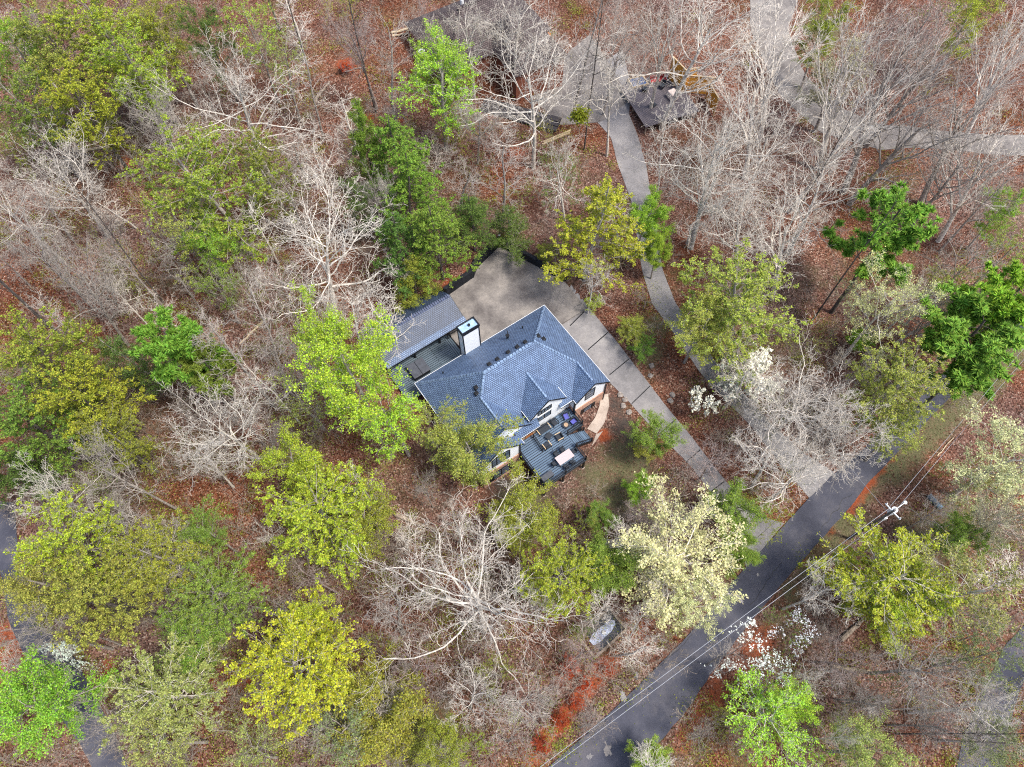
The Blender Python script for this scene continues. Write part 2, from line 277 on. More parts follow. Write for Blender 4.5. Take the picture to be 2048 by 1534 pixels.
def fast_mesh(me, co, q):
    """q: (n,k) faces of one size"""
    k = q.shape[1]; me.vertices.add(len(co)); me.vertices.foreach_set("co", co.astype(np.float32).ravel())
    me.loops.add(q.size); me.loops.foreach_set("vertex_index", q.astype(np.int32).ravel())
    me.polygons.add(len(q)); me.polygons.foreach_set("loop_start", np.arange(0,q.size,k,dtype=np.int32))
    try: me.polygons.foreach_set("loop_total", np.full(len(q),k,dtype=np.int32))
    except Exception: pass
    me.update(calc_edges=True)
terrain()

def resample(pts, n):
    pts = np.array(pts, float); d = np.r_[0, np.cumsum(np.linalg.norm(np.diff(pts,axis=0),axis=1))]; t = np.linspace(0,d[-1],n)
    return np.stack([np.interp(t,d,pts[:,i]) for i in range(pts.shape[1])],-1)
def strip(name, Lp, Rp, m, lift=.05, n=60, k=8, label=None, wob=.08):
    A = resample([gat(*p)[:2] for p in Lp], n); B = resample([gat(*p)[:2] for p in Rp], n); rr = random.Random(len(name))
    mb = MB(); g = []
    for i in range(n):
        row = []
        for j in range(k+1):
            t = j/k; 
            if 0 < j < k: tt = t
            else: tt = t + (rr.random()-.5)*wob*.3
            x, y = A[i]*(1-tt)+B[i]*tt; row.append(len(mb.v)); mb.v.append((x,y,gz(x,y)+lift))
        g.append(row)
    for i in range(n-1):
        for j in range(k): mb.f.append((g[i][j],g[i][j+1],g[i+1][j+1],g[i+1][j]))
    # kerb-like edge down into the soil
    for row in ([r[0] for r in g],[r[-1] for r in g]):
        low = []
        for vi in row: x,y,z = mb.v[vi]; low.append(len(mb.v)); mb.v.append((x,y,z-.3))
        for i in range(n-1): mb.f.append((row[i],row[i+1],low[i+1],low[i]))
    o = mb.build(name, m); tag(o, kind="structure", label=label); return o
strip("road", [(1060,1570),(1107,1523),(1158,1482),(1261,1386),(1375,1273),(1471,1157),(1574,1044),(1615,1000),(1660,955),(1720,905),(1775,850),(1840,790),(1900,735),(1970,680),(2060,600),(2160,510)],
  [(1250,1570),(1309,1495),(1380,1413),(1420,1350),(1491,1256),(1567,1164),(1632,1089),(1703,1012),(1734,968),(1785,915),(1826,872),(1902,792),(1990,710),(2070,640),(2170,550)], M_ASPH, .10, 110, 8, "narrow blue black asphalt lane crossing the wood")
rd = bpy.data.objects["road"]
rrp = random.Random(8)
for px,py,rx,m_ in [(1245,1392,.9,M_CONC2),(1272,1352,.5,M_CONC2),(1215,1500,1.2,M_CONC),(1180,1512,.5,M_CONC2),(1330,1330,1.6,M_BLACK),(1480,1200,.5,M_CONC2),(1515,1150,.25,M_CONC2)]:
    if m_ is M_BLACK: continue
    c_ = gat(px,py); mb = MB(); mb.poly([(c_[0]+rx*rrp.uniform(.25,1)*cos(k*pi/8)*.8, c_[1]+rx*rrp.uniform(.2,1)*sin(k*pi/8), c_[2]+.112) for k in range(16)]); mb.build("scuffed_patch", m_, rd)
for (p_,q_) in [((1300,1350),(1385,1270)),((1395,1262),(1470,1185)),((1180,1470),(1262,1395)),((1500,1210),(1560,1125)),((1640,1060),(1700,985))]:
    n_ = 14; A2 = gat(*p_); B2 = gat(*q_); mb = MB(); pts_ = []
    for k in range(n_):
        t_ = k/(n_-1); x_ = A2[0]+(B2[0]-A2[0])*t_+rrp.uniform(-.18,.18); y_ = A2[1]+(B2[1]-A2[1])*t_+rrp.uniform(-.18,.18); pts_.append((x_,y_,gz(x_,y_)+.104))
    for a2,b2 in zip(pts_[:-1],pts_[1:]): mb.bar(a2,b2,.05,.008)
    mb.build("tar_seam", M_BLACK, rd)
lot = [at(a_,b_,2.5)[:2] for a_,b_ in [(896,596),(903,589),(948,558),(955,539),(999,496),(1126,564)]]
lotp = [tuple(p) for p in lot]+[xy(24.3,-2.0), xy(24.0,2.2), xy(19.3,2.2), xy(19.3,.8),xy(16,.8),xy(8,.8),xy(7.6,-4),xy(8.6,-10)]
mb = MB(); mb.poly([(x,y,2.56) for x,y in lotp]); bm_ = mb.build("parking_court", M_CONC, solid=.3); tag(bm_, kind="structure", label="stained concrete parking court behind the house")
dr = strip("driveway", [(1095,640),(1150,700),(1219,765),(1262,808),(1320,872),(1380,930),(1440,1010),(1480,1075),(1492,1137)],
  [(1142,573),(1175,610),(1215,662),(1258,716),(1300,770),(1340,822),(1385,876),(1430,936),(1470,985),(1530,1035),(1568,1047)], M_CONC2, .07, 80, 6, "long grey concrete driveway beside the house", .03)
def joint(p, q, z=None):
    mb = MB(); P = resample([gat(*p), gat(*q)], 8)
    for a_, b_ in zip(P[:-1],P[1:]):
        za = (z if z else gz(a_[0],a_[1])+.076); zb = (z if z else gz(b_[0],b_[1])+.076)
        mb.bar((a_[0],a_[1],za),(b_[0],b_[1],zb), .13, .012)
    mb.build("joint", M_BLACK, dr)
for p,q in [((1094,612),(1115,580)),((1140,652),(1172,620)),((1176,700),(1216,665)),((1219,750),(1258,718)),((1263,808),(1300,772)),((1320,868),(1352,838)),((1372,925),(1400,900)),((1420,985),(1450,962))]: joint(p,q)
for p,q in [((945,560),(1050,632)),((902,590),(985,680)),((1050,560),(1008,592)),((1008,592),(960,635)),((1115,580),(1093,612))]: joint(p,q,2.568)
wk = strip("walkway", [(1200,792),(1199,812),(1190,836),(1174,858)], [(1216,788),(1218,812),(1209,846),(1193,868)], M_PATH, .12, 16, 3, "curved tan concrete walkway round the house corner", 0)
strip("step_pad", [(1192,869),(1183,893)], [(1206,862),(1190,885)], M_PATH, .08, 5, 2, "small pale concrete pad at the foot of the stairs", 0)
strip("neighbor_driveway", [(1145,165),(1160,205),(1190,240),(1222,275),(1236,330),(1262,400),(1285,545),(1305,610),(1370,700),(1400,745),(1500,850),(1562,930),(1622,1000)],
  [(1245,100),(1262,170),(1258,230),(1275,270),(1292,330),(1302,390),(1325,540),(1350,605),(1400,680),(1440,735),(1545,850),(1605,905),(1672,948)], M_CONC2, .05, 90, 6, "long pale neighbouring driveway running down to the lane", .05)
strip("neighbor_parking", [(1060,190),(1130,110),(1180,70)], [(1120,250),(1200,245),(1262,200)], M_CONC, .06, 14, 8, "grey concrete turning area beside the brown roofed house", .05)
strip("upper_path", [(1500,0),(1500,60),(1560,190),(1640,265),(1760,300),(1870,298),(2060,310)], [(1600,-10),(1575,60),(1610,150),(1680,215),(1760,250),(1880,262),(2060,270)], M_CONC, .05, 60, 5, "weathered grey lane under the fan shaped bare trees", .1)
strip("lower_drive", [(-40,1000),(-5,1110),(18,1245),(75,1355),(140,1460),(200,1570)], [(28,1005),(36,1100),(72,1235),(155,1320),(205,1420),(265,1560)], M_ASPH, .05, 60, 5, "dark asphalt drive under the trees at the lower left", .08)
strip("side_drive", [(2110,1180),(2010,1290),(1962,1390),(1925,1480),(1905,1570)], [(2160,1180),(2075,1290),(2040,1380),(2010,1480),(2005,1570)], M_ASPH, .05, 40, 5, "dark asphalt drive behind the trees at the lower right", .08)

# ---------------------------------------------------------------- the main house (local frame: x = u, y = -v)
house = emp("house", "white and red brick house under a blue shingle hip roof with three front gables", "house", (P1[0],P1[1],0), HANG)
def W(u,v,z): return (u,-v,z)
Z0, K = 5.5, .95
A_ = W(6.1,6.1,11.3); B_ = W(12.8,6.1,11.3); C_ = W(4.4,7.8,9.68); E_ = W(16.4,9.7,7.875)
DR, DZ = 10.4, 9.4
roof = MB()
roof.poly([W(0,0,Z0),W(18.9,0,Z0),B_,A_]); roof.poly([W(18.9,13.1,Z0),W(16.4,13.1,7.875),E_,B_,W(18.9,0,Z0)][::-1])
roof.poly([W(0,0,Z0),A_,C_,W(4.4,12.4,9.68),W(0,12.4,Z0)]); roof.poly([C_,W(8.8,12.2,Z0),W(8.8,12.4,Z0),W(4.4,12.4,9.68)])
roof.poly([A_,C_,W(8.55,11.95,5.7375),W(12.2,11.95,5.7375),W(12.2,12.2,Z0),W(13.9,12.2,Z0),E_,B_])
roof.poly([E_,W(16.4,13.1,7.875),W(13.9,13.1,Z0),W(13.9,12.2,Z0)])
roof.poly([W(DR,8.09,DZ),W(DR-2.6,10.62,7.0),W(DR-2.6,12.3,7.0),W(DR,12.3,DZ)]); roof.poly([W(DR,8.09,DZ),W(DR+2.6,10.62,7.0),W(DR+2.6,12.3,7.0),W(DR,12.3,DZ)])
roof.poly([W(3.1,12.42,8.42),W(3.1,13.65,8.42),W(0.02,13.65,5.49),W(0.02,12.42,5.49)]); roof.poly([W(3.1,12.42,8.42),W(3.1,13.65,8.42),W(6.2,13.65,5.48),W(6.2,12.42,5.48)])
roof.poly([W(5.8,12.22,6.45),W(8.9,12.22,6.45),W(8.9,12.9,5.5),W(5.8,12.9,5.5)])
roof.poly([W(12.2,12.19,5.51),W(13.9,12.19,5.51),W(13.9,12.4,5.33),W(12.2,12.4,5.33)])
def upface(mb):
    nf = []
    for f in mb.f:
        p = [Vector(mb.v[i]) for i in f]; n = (p[1]-p[0]).cross(p[2]-p[1]); nf.append(f if n.z > 0 else f[::-1])
    mb.f = nf
upface(roof); ro = roof.build("roof", M_SHING, house, uvs=True, solid=.12)
def caps(p, q, m, parent, w=.34, step=.42, rr=random.Random(3)):
    mb = MB(); p = Vector(p); q = Vector(q); L = (q-p).length; d = (q-p)/L; sd = d.cross(Vector((0,0,1))).normalized()
    n = int(L/step)
    for i in range(n):
        a0 = p+d*(i*step); b0 = p+d*(i*step+step*.8); hgt = .13+.03*rr.random(); b = len(mb.v); dr_ = .13
        for c, hh in ((a0,hgt),(b0,hgt*.55)):
            mb.v += [tuple(c-sd*w/2+Vector((0,0,-dr_))), tuple(c-sd*w/4+Vector((0,0,hh*.75))), tuple(c+Vector((0,0,hh))), tuple(c+sd*w/4+Vector((0,0,hh*.75))), tuple(c+sd*w/2+Vector((0,0,-dr_)))]
        mb.f += [(b,b+1,b+6,b+5),(b+1,b+2,b+7,b+6),(b+2,b+3,b+8,b+7),(b+3,b+4,b+9,b+8),(b,b+4,b+3,b+2,b+1),(b+5,b+6,b+7,b+8,b+9)]
    return mb.build("ridge_cap", m, parent, uvs=True)
M_CAP = mat("ridge_cap_shingle", (.20,.285,.43), .6, .35, 3)
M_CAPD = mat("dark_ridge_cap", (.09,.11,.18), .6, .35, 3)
for p,q in [(A_,B_),(A_,W(0.1,0.1,5.6)),(B_,W(18.8,.1,5.6)),(A_,C_),(B_,E_),(C_,W(4.4,12.35,9.68)),(E_,W(16.4,13.05,7.875)),(W(DR,8.1,DZ),W(DR,12.25,DZ)),(W(3.1,12.5,8.45),W(3.1,13.6,8.45))]: caps(p,q,M_CAP,ro)
fa = MB(); fb = MB()
for p,q in [(W(0,0,Z0),W(18.9,0,Z0)),(W(18.9,0,Z0),W(18.9,13.1,Z0)),(W(0,0,Z0),W(0,13.65,Z0)),(W(DR-2.6,10.7,7),W(DR-2.6,12.3,7)),(W(DR+2.6,10.7,7),W(DR+2.6,12.3,7)),(W(13.9,12.5,Z0),W(13.9,13.1,Z0)),(W(6.2,12.9,5.46),W(8.9,12.9,5.46)),(W(12.2,12.42,5.31),W(13.9,12.42,5.31)),(W(6.2,13.0,5.46),W(6.2,13.65,5.46))]:
    fa.bar((p[0],p[1],p[2]-.0),(q[0],q[1],q[2]-.0),.045,.10); fb.bar((p[0],p[1],p[2]-.13),(q[0],q[1],q[2]-.13),.10,.14)
for a1,b1,c1,zr,ze,v in [(13.9,16.4,18.9,7.875,Z0,13.12),(DR-2.6,DR,DR+2.6,DZ,7.0,12.32),(.02,3.1,6.2,8.42,5.48,13.67),(0,4.4,8.8,9.68,Z0,12.42)]:
    if v == 12.42: fb.bar(W(6.3,v,9.68-1.9*K-.06),W(b1,v,zr-.06),.05,.16); fb.bar(W(6.3,v,9.68-1.9*K-.06),W(8.8,v,5.5),.05,.16); continue
    fb.bar(W(a1,v,ze-.05),W(b1,v,zr-.05),.05,.17); fb.bar(W(c1,v,ze-.05),W(b1,v,zr-.05),.05,.17)
fa.build("drip_edge", M_TRIM, house); fb.build("fascia", M_BLACK, house)
# walls
wl = MB(); wl.box(.5,18.3,-11.95,-.5,2.7,5.42); wl.box(8.72,12.15,-12.0,-11.9,2.72,5.42)
wl.box(.5,5.55,-13.45,-11.9,3.05,5.46); wl.box(13.95,18.3,-12.95,-11.9,3.5,5.46)
def gable(mb, u0, um, u1, zb, zt, v, dp=.25):
    b = len(mb.v); mb.v += [W(u0,v,zb),W(u1,v,zb),W(um,v,zt),W(u0,v-dp,zb),W(u1,v-dp,zb),W(um,v-dp,zt)]
    mb.f += [(b,b+1,b+2),(b+5,b+4,b+3),(b,b+3,b+4,b+1),(b+1,b+4,b+5,b+2),(b+2,b+5,b+3,b)]
gable(wl,.5,3.1,5.7,5.46,7.85,13.45); gable(wl,14.2,16.4,18.5,5.46,7.45,12.95); gable(wl,.6,4.4,8.2,5.46,9.05,12.2); 
wl.box(8.15,12.65,-12.0,-9.5,5.42,7.0); gable(wl,8.15,DR,12.65,7.0,9.05,12.0)
wl.build("wall", M_WHITE, house)
bk = MB(); bk.box(.5,5.6,-13.55,-11.8,-2.4,3.04); bk.box(13.9,18.4,-13.05,-11.8,-1.2,3.49); bk.box(.45,18.35,-11.9,-.45,-2,2.88)
bk.build("brick_wall", M_BRICK, house, uvs=True)
lw = MB(); lw.box(5.6,8.7,-12.35,-11.96,2.0,4.9); lw.build("entry_wall", M_STONE, house)
ld = MB(); ld.box(13.78,13.95,-13.02,-12.82,-.5,5.4); ld.box(5.56,5.7,-13.6,-13.42,-1.5,5.4); ld.box(18.3,18.42,-13.12,-13.0,-.5,5.4); ld.build("downpipe", M_BLACK, house)
d = MB().box(7.2,8.3,-12.42,-12.36,2.9,4.85).build("door", M_WOOD, house); MB().box(8.1,8.16,-12.5,-12.42,3.8,4.0).build("handle", M_BLACK, d)
def window(u0,u1,z0,z1,v,cols,rows,arch=False,shut=0):
    f = MB(); t = .09; y0, y1 = -(v+.07), -(v-.02)
    f.box(u0-t,u0,y0,y1,z0,z1); f.box(u1,u1+t,y0,y1,z0,z1); f.box(u0-t,u1+t,y0,y1,z0-t,z0)
    if arch:
        um, ru = (u0+u1)/2, (u1-u0)/2+t; N = 10
        for i in range(N):
            a0, a1 = pi*i/N, pi*(i+1)/N
            f.bar(W(um+ru*cos(a0),v+.03,z1+.45*sin(a0)),W(um+ru*cos(a1),v+.03,z1+.45*sin(a1)),.1,.12)
    else: f.box(u0-t,u1+t,y0,y1,z1,z1+t)
    for i in range(1,cols):
        u = u0+(u1-u0)*i/cols; ww = .08 if i == cols//2 and cols > 2 else .05; f.box(u-ww/2-.03,u+ww/2+.03,y0+.01,y1,z0,z1+(.35 if arch else 0))
    for j in range(1,rows): z = z0+(z1-z0)*j/rows; f.box(u0,u1,y0+.02,y1,z-.035,z+.035)
    o = f.build("window", M_BLACK, house)
    g = MB().box(u0,u1,-(v+.025),-(v-.01),z0,z1)
    if arch:
        g.poly([W(um+(ru-.05)*cos(pi*i/12),v+.02,z1+.42*sin(pi*i/12)) for i in range(13)])
    g.build("pane", M_GLASS, o)
    if shut:
        for s_ in (-1,1):
            ua = u0-t-shut if s_ < 0 else u1+t
            MB().box(ua,ua+shut,y0-.01,y1,z0-.05,z1+.05).build("shutter", M_BLACK, o)
window(9.25,11.0,4.55,5.75,12.0,2,2); window(9.25,11.0,6.25,7.1,12.0,4,2)
MB().box(9.1,11.15,-12.14,-12.0,5.95,6.08).build("window_ledge", M_TRIM, house)
window(15.4,16.6,4.6,6.5,12.95,1,3); window(15.45,16.55,.7,2.3,13.05,1,3,False,.42)
window(1.9,4.2,4.1,5.9,13.45,4,3,True); window(1.9,4.0,.2,2.2,13.55,2,3,False,.55)
# chimney (stands on the back slope) and roof fittings
ch = MB().box(6.95,9.15,-.35,.75,2.6,10.35).build("chimney", M_WHITE, house, bevel=.02)
ct = MB()
for u_ in (6.95,9.15):
    for y_ in (-.35,.75): ct.box(u_-.06,u_+.06,y_-.06,y_+.06,2.6,10.35)
ct.box(6.89,9.21,-.42,.82,10.05,10.15); ct.box(6.85,9.25,-.46,-.34,10.3,10.7); ct.box(6.85,9.25,.74,.86,10.3,10.7); ct.box(6.85,6.97,-.34,.74,10.3,10.7); ct.box(9.13,9.25,-.34,.74,10.3,10.7)
ct.build("chimney_trim", M_BLACK, ch); cc = MB(); cc.box(6.98,9.12,-.33,.73,10.36,10.5); cc.build("chimney_cap", M_SKYL, ch); MB().cyl((8.2,.2,10.5),.16,.25,10).build("flue", M_BLACK, ch)
def onback(u,v,dz=0): return W(u,v,Z0+K*v+dz)
def vent(u,v,side):
    mb = MB(); s_ = .22
    if side == 'b': z = Z0+K*v
    elif side == 'l': z = Z0+K*u
    else: z = Z0+K*(18.9-u)
    p = W(u,v,z)
    mb.box(p[0]-s_,p[0]+s_,p[1]-s_,p[1]+s_,z-.25,z+.26); mb.build("roof_vent", M_BLACK, ro, bevel=.03)
for u,v in [(7.2,5.4),(8.3,5.4),(9.8,5.35),(11.0,5.4),(12.1,5.4)]: vent(u,v,'b')
vent(13.9,5.4,'r'); vent(14.3,5.9,'r'); vent(4.6,6.6,'l'); vent(4.3,7.1,'l')
for u,v,h_ in [(3.2,1.5,.35),(14.0,2.2,.45)]: MB().cyl(onback(u,v,-.1),.09,h_+.1,8).build("vent_pipe", M_BLACK, ro)
vp = MB(); p = onback(11.7,2.4,-.1); vp.cyl(p,.14,.7,10); vp.cyl((p[0],p[1],p[2]+.7),.24,.12,10); vp.bar((p[0],p[1],p[2]+.5),(p[0]+.3,p[1]+.4,p[2]+.95),.1); vp.build("vent_pipe", M_BLACK, ro)

# front deck
DZt = 2.8
fd = emp("front_deck", "blue grey two level front deck with black railings on black posts", "deck", (P1[0],P1[1],0), HANG)
b = MB(); b.box(5.65,11.45,-18.45,-13.62,DZt-.06,DZt); b.box(5.65,13.85,-13.62,-12.4,DZt-.06,DZt-.002); b.box(8.72,13.85,-12.4,-12.05,DZt-.06,DZt-.002); b.box(11.45,13.85,-14.7,-13.62,DZt-.06,DZt-.001)
b.build("board", M_DECK, fd, uvs='x')
b = MB(); b.box(5.6,8.0,-14.9,-14.86,DZt,DZt+.10); b.build("step_edge", M_BLACK, fd)
MB().box(5.66,7.9,-14.86,-12.4,DZt+.002,DZt+.10).build("entry_landing", M_DECK, fd, uvs='x')
for grp in ([((5.6,12.4),(5.6,18.5)),((5.6,18.5),(11.5,18.5)),((11.5,18.5),(11.5,16.6))],[((11.5,14.75),(13.9,14.75)),((13.9,14.75),(13.9,13.1))]):
    fr = MB()
    for p,q in grp: fr.bar(W(*p,DZt-.15),W(*q,DZt-.15),.07,.28)
    fr.build("rim_joist", M_DGREY, fd)
for p in [(5.7,18.35),(8.4,18.35),(11.35,18.35),(5.7,15.4),(11.35,16.2),(13.7,14.6)]:
    z = gz(*xy(*p)); MB().box(p[0]-.1,p[0]+.1,-p[1]-.1,-p[1]+.1,z-.3,DZt-.07).build("post", M_BLACK, fd)
    MB().box(p[0]-.18,p[0]+.18,-p[1]-.18,-p[1]+.18,z-.2,z+.05).build("footing", M_PATH, fd)
def railing(p, q, parent, z0=DZt, z1=None, hgt=.95, gap=.16):
    z1 = z0 if z1 is None else z1; mb = MB(); L = hypot(q[0]-p[0],q[1]-p[1])
    mb.bar(W(*p,z0+hgt),W(*q,z1+hgt),.09,.05); mb.bar(W(*p,z0+.1),W(*q,z1+.1),.05,.05); n = max(1,int(L/gap))
    for i in range(n+1):
        t = i/n; u = p[0]+(q[0]-p[0])*t; v = p[1]+(q[1]-p[1])*t; z = z0+(z1-z0)*t; mb.bar(W(u,v,z+.1),W(u,v,z+hgt),.025)
    k = max(1,round(L/2.4))
    for i in range(k+1):
        t = i/k; u = p[0]+(q[0]-p[0])*t; v = p[1]+(q[1]-p[1])*t; z = z0+(z1-z0)*t; mb.box(u-.06,u+.06,-v-.06,-v+.06,z-.1,z+hgt+.08)
    return mb.build("railing", M_BLACK, parent)
for p,q in [((5.66,13.7),(5.66,18.44)),((5.66,18.44),(11.42,18.44)),((11.42,18.44),(11.42,16.55)),((11.6,14.68),(13.8,14.68)),((13.82,14.6),(13.82,13.15)),((8.1,12.75),(7.95,14.75))]: railing(p,q,fd)
st = MB(); N = 8; zb = .75
sx0, sx1 = 11.45, 14.1
for i in range(N):
    u0 = sx0+(sx1-sx0)*i/N; u1 = sx0+(sx1-sx0)*(i+1)/N; z = DZt-(DZt-zb)*(i+.4)/N; st.box(u0,u1+.03,-16.5,-14.85,z-.05,z)
st.build("stair_tread", M_DECK, fd, uvs='y')
s2 = MB(); s2.bar(W(sx0,16.52,DZt-.2),W(sx1,16.52,zb-.1),.06,.3); s2.bar(W(sx0,14.83,DZt-.2),W(sx1,14.83,zb-.1),.06,.3); s2.build("stringer", M_BLACK, fd)
railing((11.55,16.5),(14.05,16.5),fd,DZt,zb+.1); railing((13.2,14.86),(14.05,14.86),fd,1.6,zb+.1)

# furniture on the front deck
def local_thing(name, label, cat, u, v, z, rz=0, group=None):
    x, y = xy(u,v); return emp(name,label,cat,(x,y,z),HANG+rz,group)
def dining_chair(u,v,rz,label):
    t = local_thing("dining_chair",label,"chair",u,v,DZt,rz,"chairs round the dining table")
    MB().box(-.24,.24,-.24,.24,.42,.48).build("seat", M_DGREY, t); MB().box(-.24,.24,.2,.26,.48,.98).build("backrest", M_DGREY, t)
    for sx in (-1,1):
        for sy in (-1,1): MB().box(sx*.22-.02,sx*.22+.02,sy*.22-.02,sy*.22+.02,0,.42).build("leg", M_BLACK, t)
        MB().box(sx*.27-.025,sx*.27+.025,-.2,.24,.64,.68).build("armrest", M_BLACK, t)
for u,v,rz,l in [(8.95,16.05,0,"black dining chair behind the table, nearest the storage box side"),(9.85,16.05,0,"black dining chair behind the table, nearest the stairs"),(8.0,16.9,pi/2,"black dining chair at the table end toward the house"),(10.85,17.0,-pi/2,"black dining chair at the table end by the outer railing"),(8.95,17.95,pi,"black dining chair in front of the table, nearer the storage box"),(9.85,17.95,pi,"black dining chair in front of the table, nearer the outer corner post")]: dining_chair(u,v,rz,l)
t = local_thing("dining_table","long dining table with pinkish white top on the front deck","table",9.42,17.0,DZt)
MB().box(-1.02,1.02,-.55,.55,.76,.81).build("tabletop", M_TOP, t); MB().box(-.98,.98,-.5,.5,.68,.758).build("apron", M_BLACK, t)
for sx in (-1,1):
    for sy in (-1,1): MB().box(sx*.92-.04,sx*.92+.04,sy*.46-.04,sy*.46+.04,0,.68).build("leg", M_BLACK, t)
def lounge(name,label,cat,u,v,rz,w,arm=M_TAN,cush=M_DGREY,hb=.82):
    t = local_thing(name,label,cat,u,v,DZt,rz,"lounge furniture on the front deck"); h2 = w/2
    MB().box(-h2+.08,h2-.08,-.36,.34,.28,.42).build("seat", cush, t, bevel=.04)
    b = MB(); b.bar((-h2+.1,.36,.62),(h2-.1,.36,.62),.12,hb-.35); b.build("backrest", M_DGREY, t, bevel=.03)
    for s_ in (-1,1):
        MB().box(s_*h2-.045,s_*h2+.045,-.38,.36,.60,.65).build("armrest", arm, t)
        for y_ in (-.34,.34): MB().box(s_*h2-.03,s_*h2+.03,y_-.03,y_+.03,0,.6).build("leg", M_BLACK, t)
    return t
lounge("loveseat","wide charcoal loveseat with tan arms against the white wall","sofa",9.6,12.75,0,1.6)
lounge("armchair","charcoal armchair with tan arms at the middle of the deck","armchair",10.5,14.55,-pi/2-.1,.8)
lounge("armchair","charcoal armchair with tan arms beside the short middle railing","armchair",8.7,14.6,pi,.85)
lounge("armchair","plain charcoal chair with dark arms under the big window wall","armchair",11.15,12.75,.1,.75,M_BLACK)
lounge("armchair","black chair with violet blue cushion in the wall corner","armchair",12.75,12.9,-.25,.75,M_BLACK,M_PURP)
lounge("armchair","black chair with violet blue cushion beside the side railing","armchair",13.1,13.95,-1.5,.75,M_BLACK,M_PURP)
t = local_thing("fire_pit","round black fire pit bowl between the blue cushioned chairs","fire pit",12.1,13.75,DZt); MB().cyl((0,0,0),.28,.28,14,.38).build("bowl", M_BLACK, t); MB().cyl((0,0,.285),.44,.04,16).build("rim", M_DGREY, t); MB().cyl((0,0,.326),.26,.03,12).build("ember_bed", M_STONE, t)
t = local_thing("coffee_table","low charcoal coffee table in front of the loveseat","table",9.6,13.75,DZt,.3); MB().box(-.42,.42,-.32,.32,.38,.42).build("tabletop", M_DGREY, t)
for sx in (-1,1):
    for sy in (-1,1): MB().box(sx*.36-.03,sx*.36+.03,sy*.26-.03,sy*.26+.03,0,.38).build("leg", M_BLACK, t)
t = local_thing("storage_box","covered charcoal deck box in the front corner by the railings","storage box",6.5,17.65,DZt,.02); MB().box(-.72,.72,-.32,.32,0,.6).build("box_body", M_BLACK, t, bevel=.04); MB().box(-.75,.75,-.35,.35,.6,.68).build("lid", M_COVER, t, bevel=.03)

# back deck, hot tub, patio cover
bd = emp("back_deck", "grey slatted back deck with wide steps beside the chimney", "deck", (P1[0],P1[1],0), HANG)
MB().box(-1.5,6.6,-.45,4.9,2.85,2.95).build("board", M_DECK2, bd, uvs='x')
s3 = MB()
for i in range(3): s3.box(6.6+i*.32,6.94+i*.32,-.3,4.9,2.6,2.86-i*.08)
s3.build("step", M_DECK2, bd, uvs='y'); MB().box(-1.5,6.6,-.4,4.85,1.8,2.85).build("skirt", M_BLACK, bd)
x,y = xy(1.75,-2.45); t = emp("hot_tub","square hot tub under a folded grey vinyl cover","hot tub",(x,y,2.95),HANG)
MB().box(-1.12,1.12,-1.02,1.02,0,.72).build("tub_shell", M_BLACK, t, bevel=.12)
for s_ in (-1,1): MB().box(-1.15 if s_<0 else .015,-.015 if s_<0 else 1.15,-1.05,1.05,.72,.84).build("cover", M_COVER, t, bevel=.05)
pv = emp("patio_cover", "long dark blue shingled patio cover behind the house", "patio cover", (P1[0],P1[1],0), HANG)
r_ = MB(); r_.poly([W(-1.5,-4.0,4.9),W(9.9,-4.15,4.9),W(9.75,-7.4,6.7),W(-1.5,-7.4,6.7)]); r_.poly([W(-1.5,-7.4,6.7),W(9.75,-7.4,6.7),W(9.4,-10.3,5.1),W(-1.5,-10.3,5.1)]); upface(r_)
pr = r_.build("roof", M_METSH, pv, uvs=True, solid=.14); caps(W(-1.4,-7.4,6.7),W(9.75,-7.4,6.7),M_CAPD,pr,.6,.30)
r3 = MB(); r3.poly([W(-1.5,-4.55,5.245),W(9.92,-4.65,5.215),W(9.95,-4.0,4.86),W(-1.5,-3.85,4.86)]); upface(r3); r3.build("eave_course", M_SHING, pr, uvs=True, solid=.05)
f_ = MB(); f_.bar(W(-1.5,-3.85,4.75),W(9.9,-4.0,4.75),.08,.22); f_.bar(W(9.9,-4.1,4.8),W(9.8,-7.4,6.6),.06,.2); f_.bar(W(9.8,-7.4,6.6),W(9.42,-10.3,5.0),.06,.2); f_.build("fascia", M_BLACK, pv)
for u_ in (-1.2,2.4,6.0,9.5):
    for v_ in (-4.3,-9.9): MB().box(u_-.1,u_+.1,-v_-.1,-v_+.1,2.3,4.95 if v_>-5 else 5.0).build("post", M_BLACK, pv)
railing((7.2,-4.35),(9.4,-4.35),pv,2.6,None,.9,.2)
# retaining wall
rw = emp("retaining_wall", "low black timber retaining wall wrapped round the parking court", "wall", (0,0,0))
WP = WALLXY + [tuple(at(1146,545,3.2)[:2])]
for i,(p,q) in enumerate(zip(WP[:-1],WP[1:])):
    top = 4.35 if i < 4 else (4.1 if i == 4 else 3.2); mb = MB(); L = hypot(q[0]-p[0],q[1]-p[1]); n = max(1,int(L/1.4)); 
    for k in range(n):
        t0, t1 = k/n, (k+1)/n; zt = top-(1.3*(t0-.5)*2 if i == 4 and t0 > .5 else 0)+random.uniform(-.05,.05)
        a0 = (p[0]+(q[0]-p[0])*t0, p[1]+(q[1]-p[1])*t0); a1 = (p[0]+(q[0]-p[0])*t1, p[1]+(q[1]-p[1])*t1)
        mb.bar((*a0,(2.2+zt)/2),(*a1,(2.2+zt)/2),.5,zt-2.2); mb.bar((*a0,2.2),(*a0,zt+.08),.42)
    mb.build("wall_panel", M_WALL, rw)
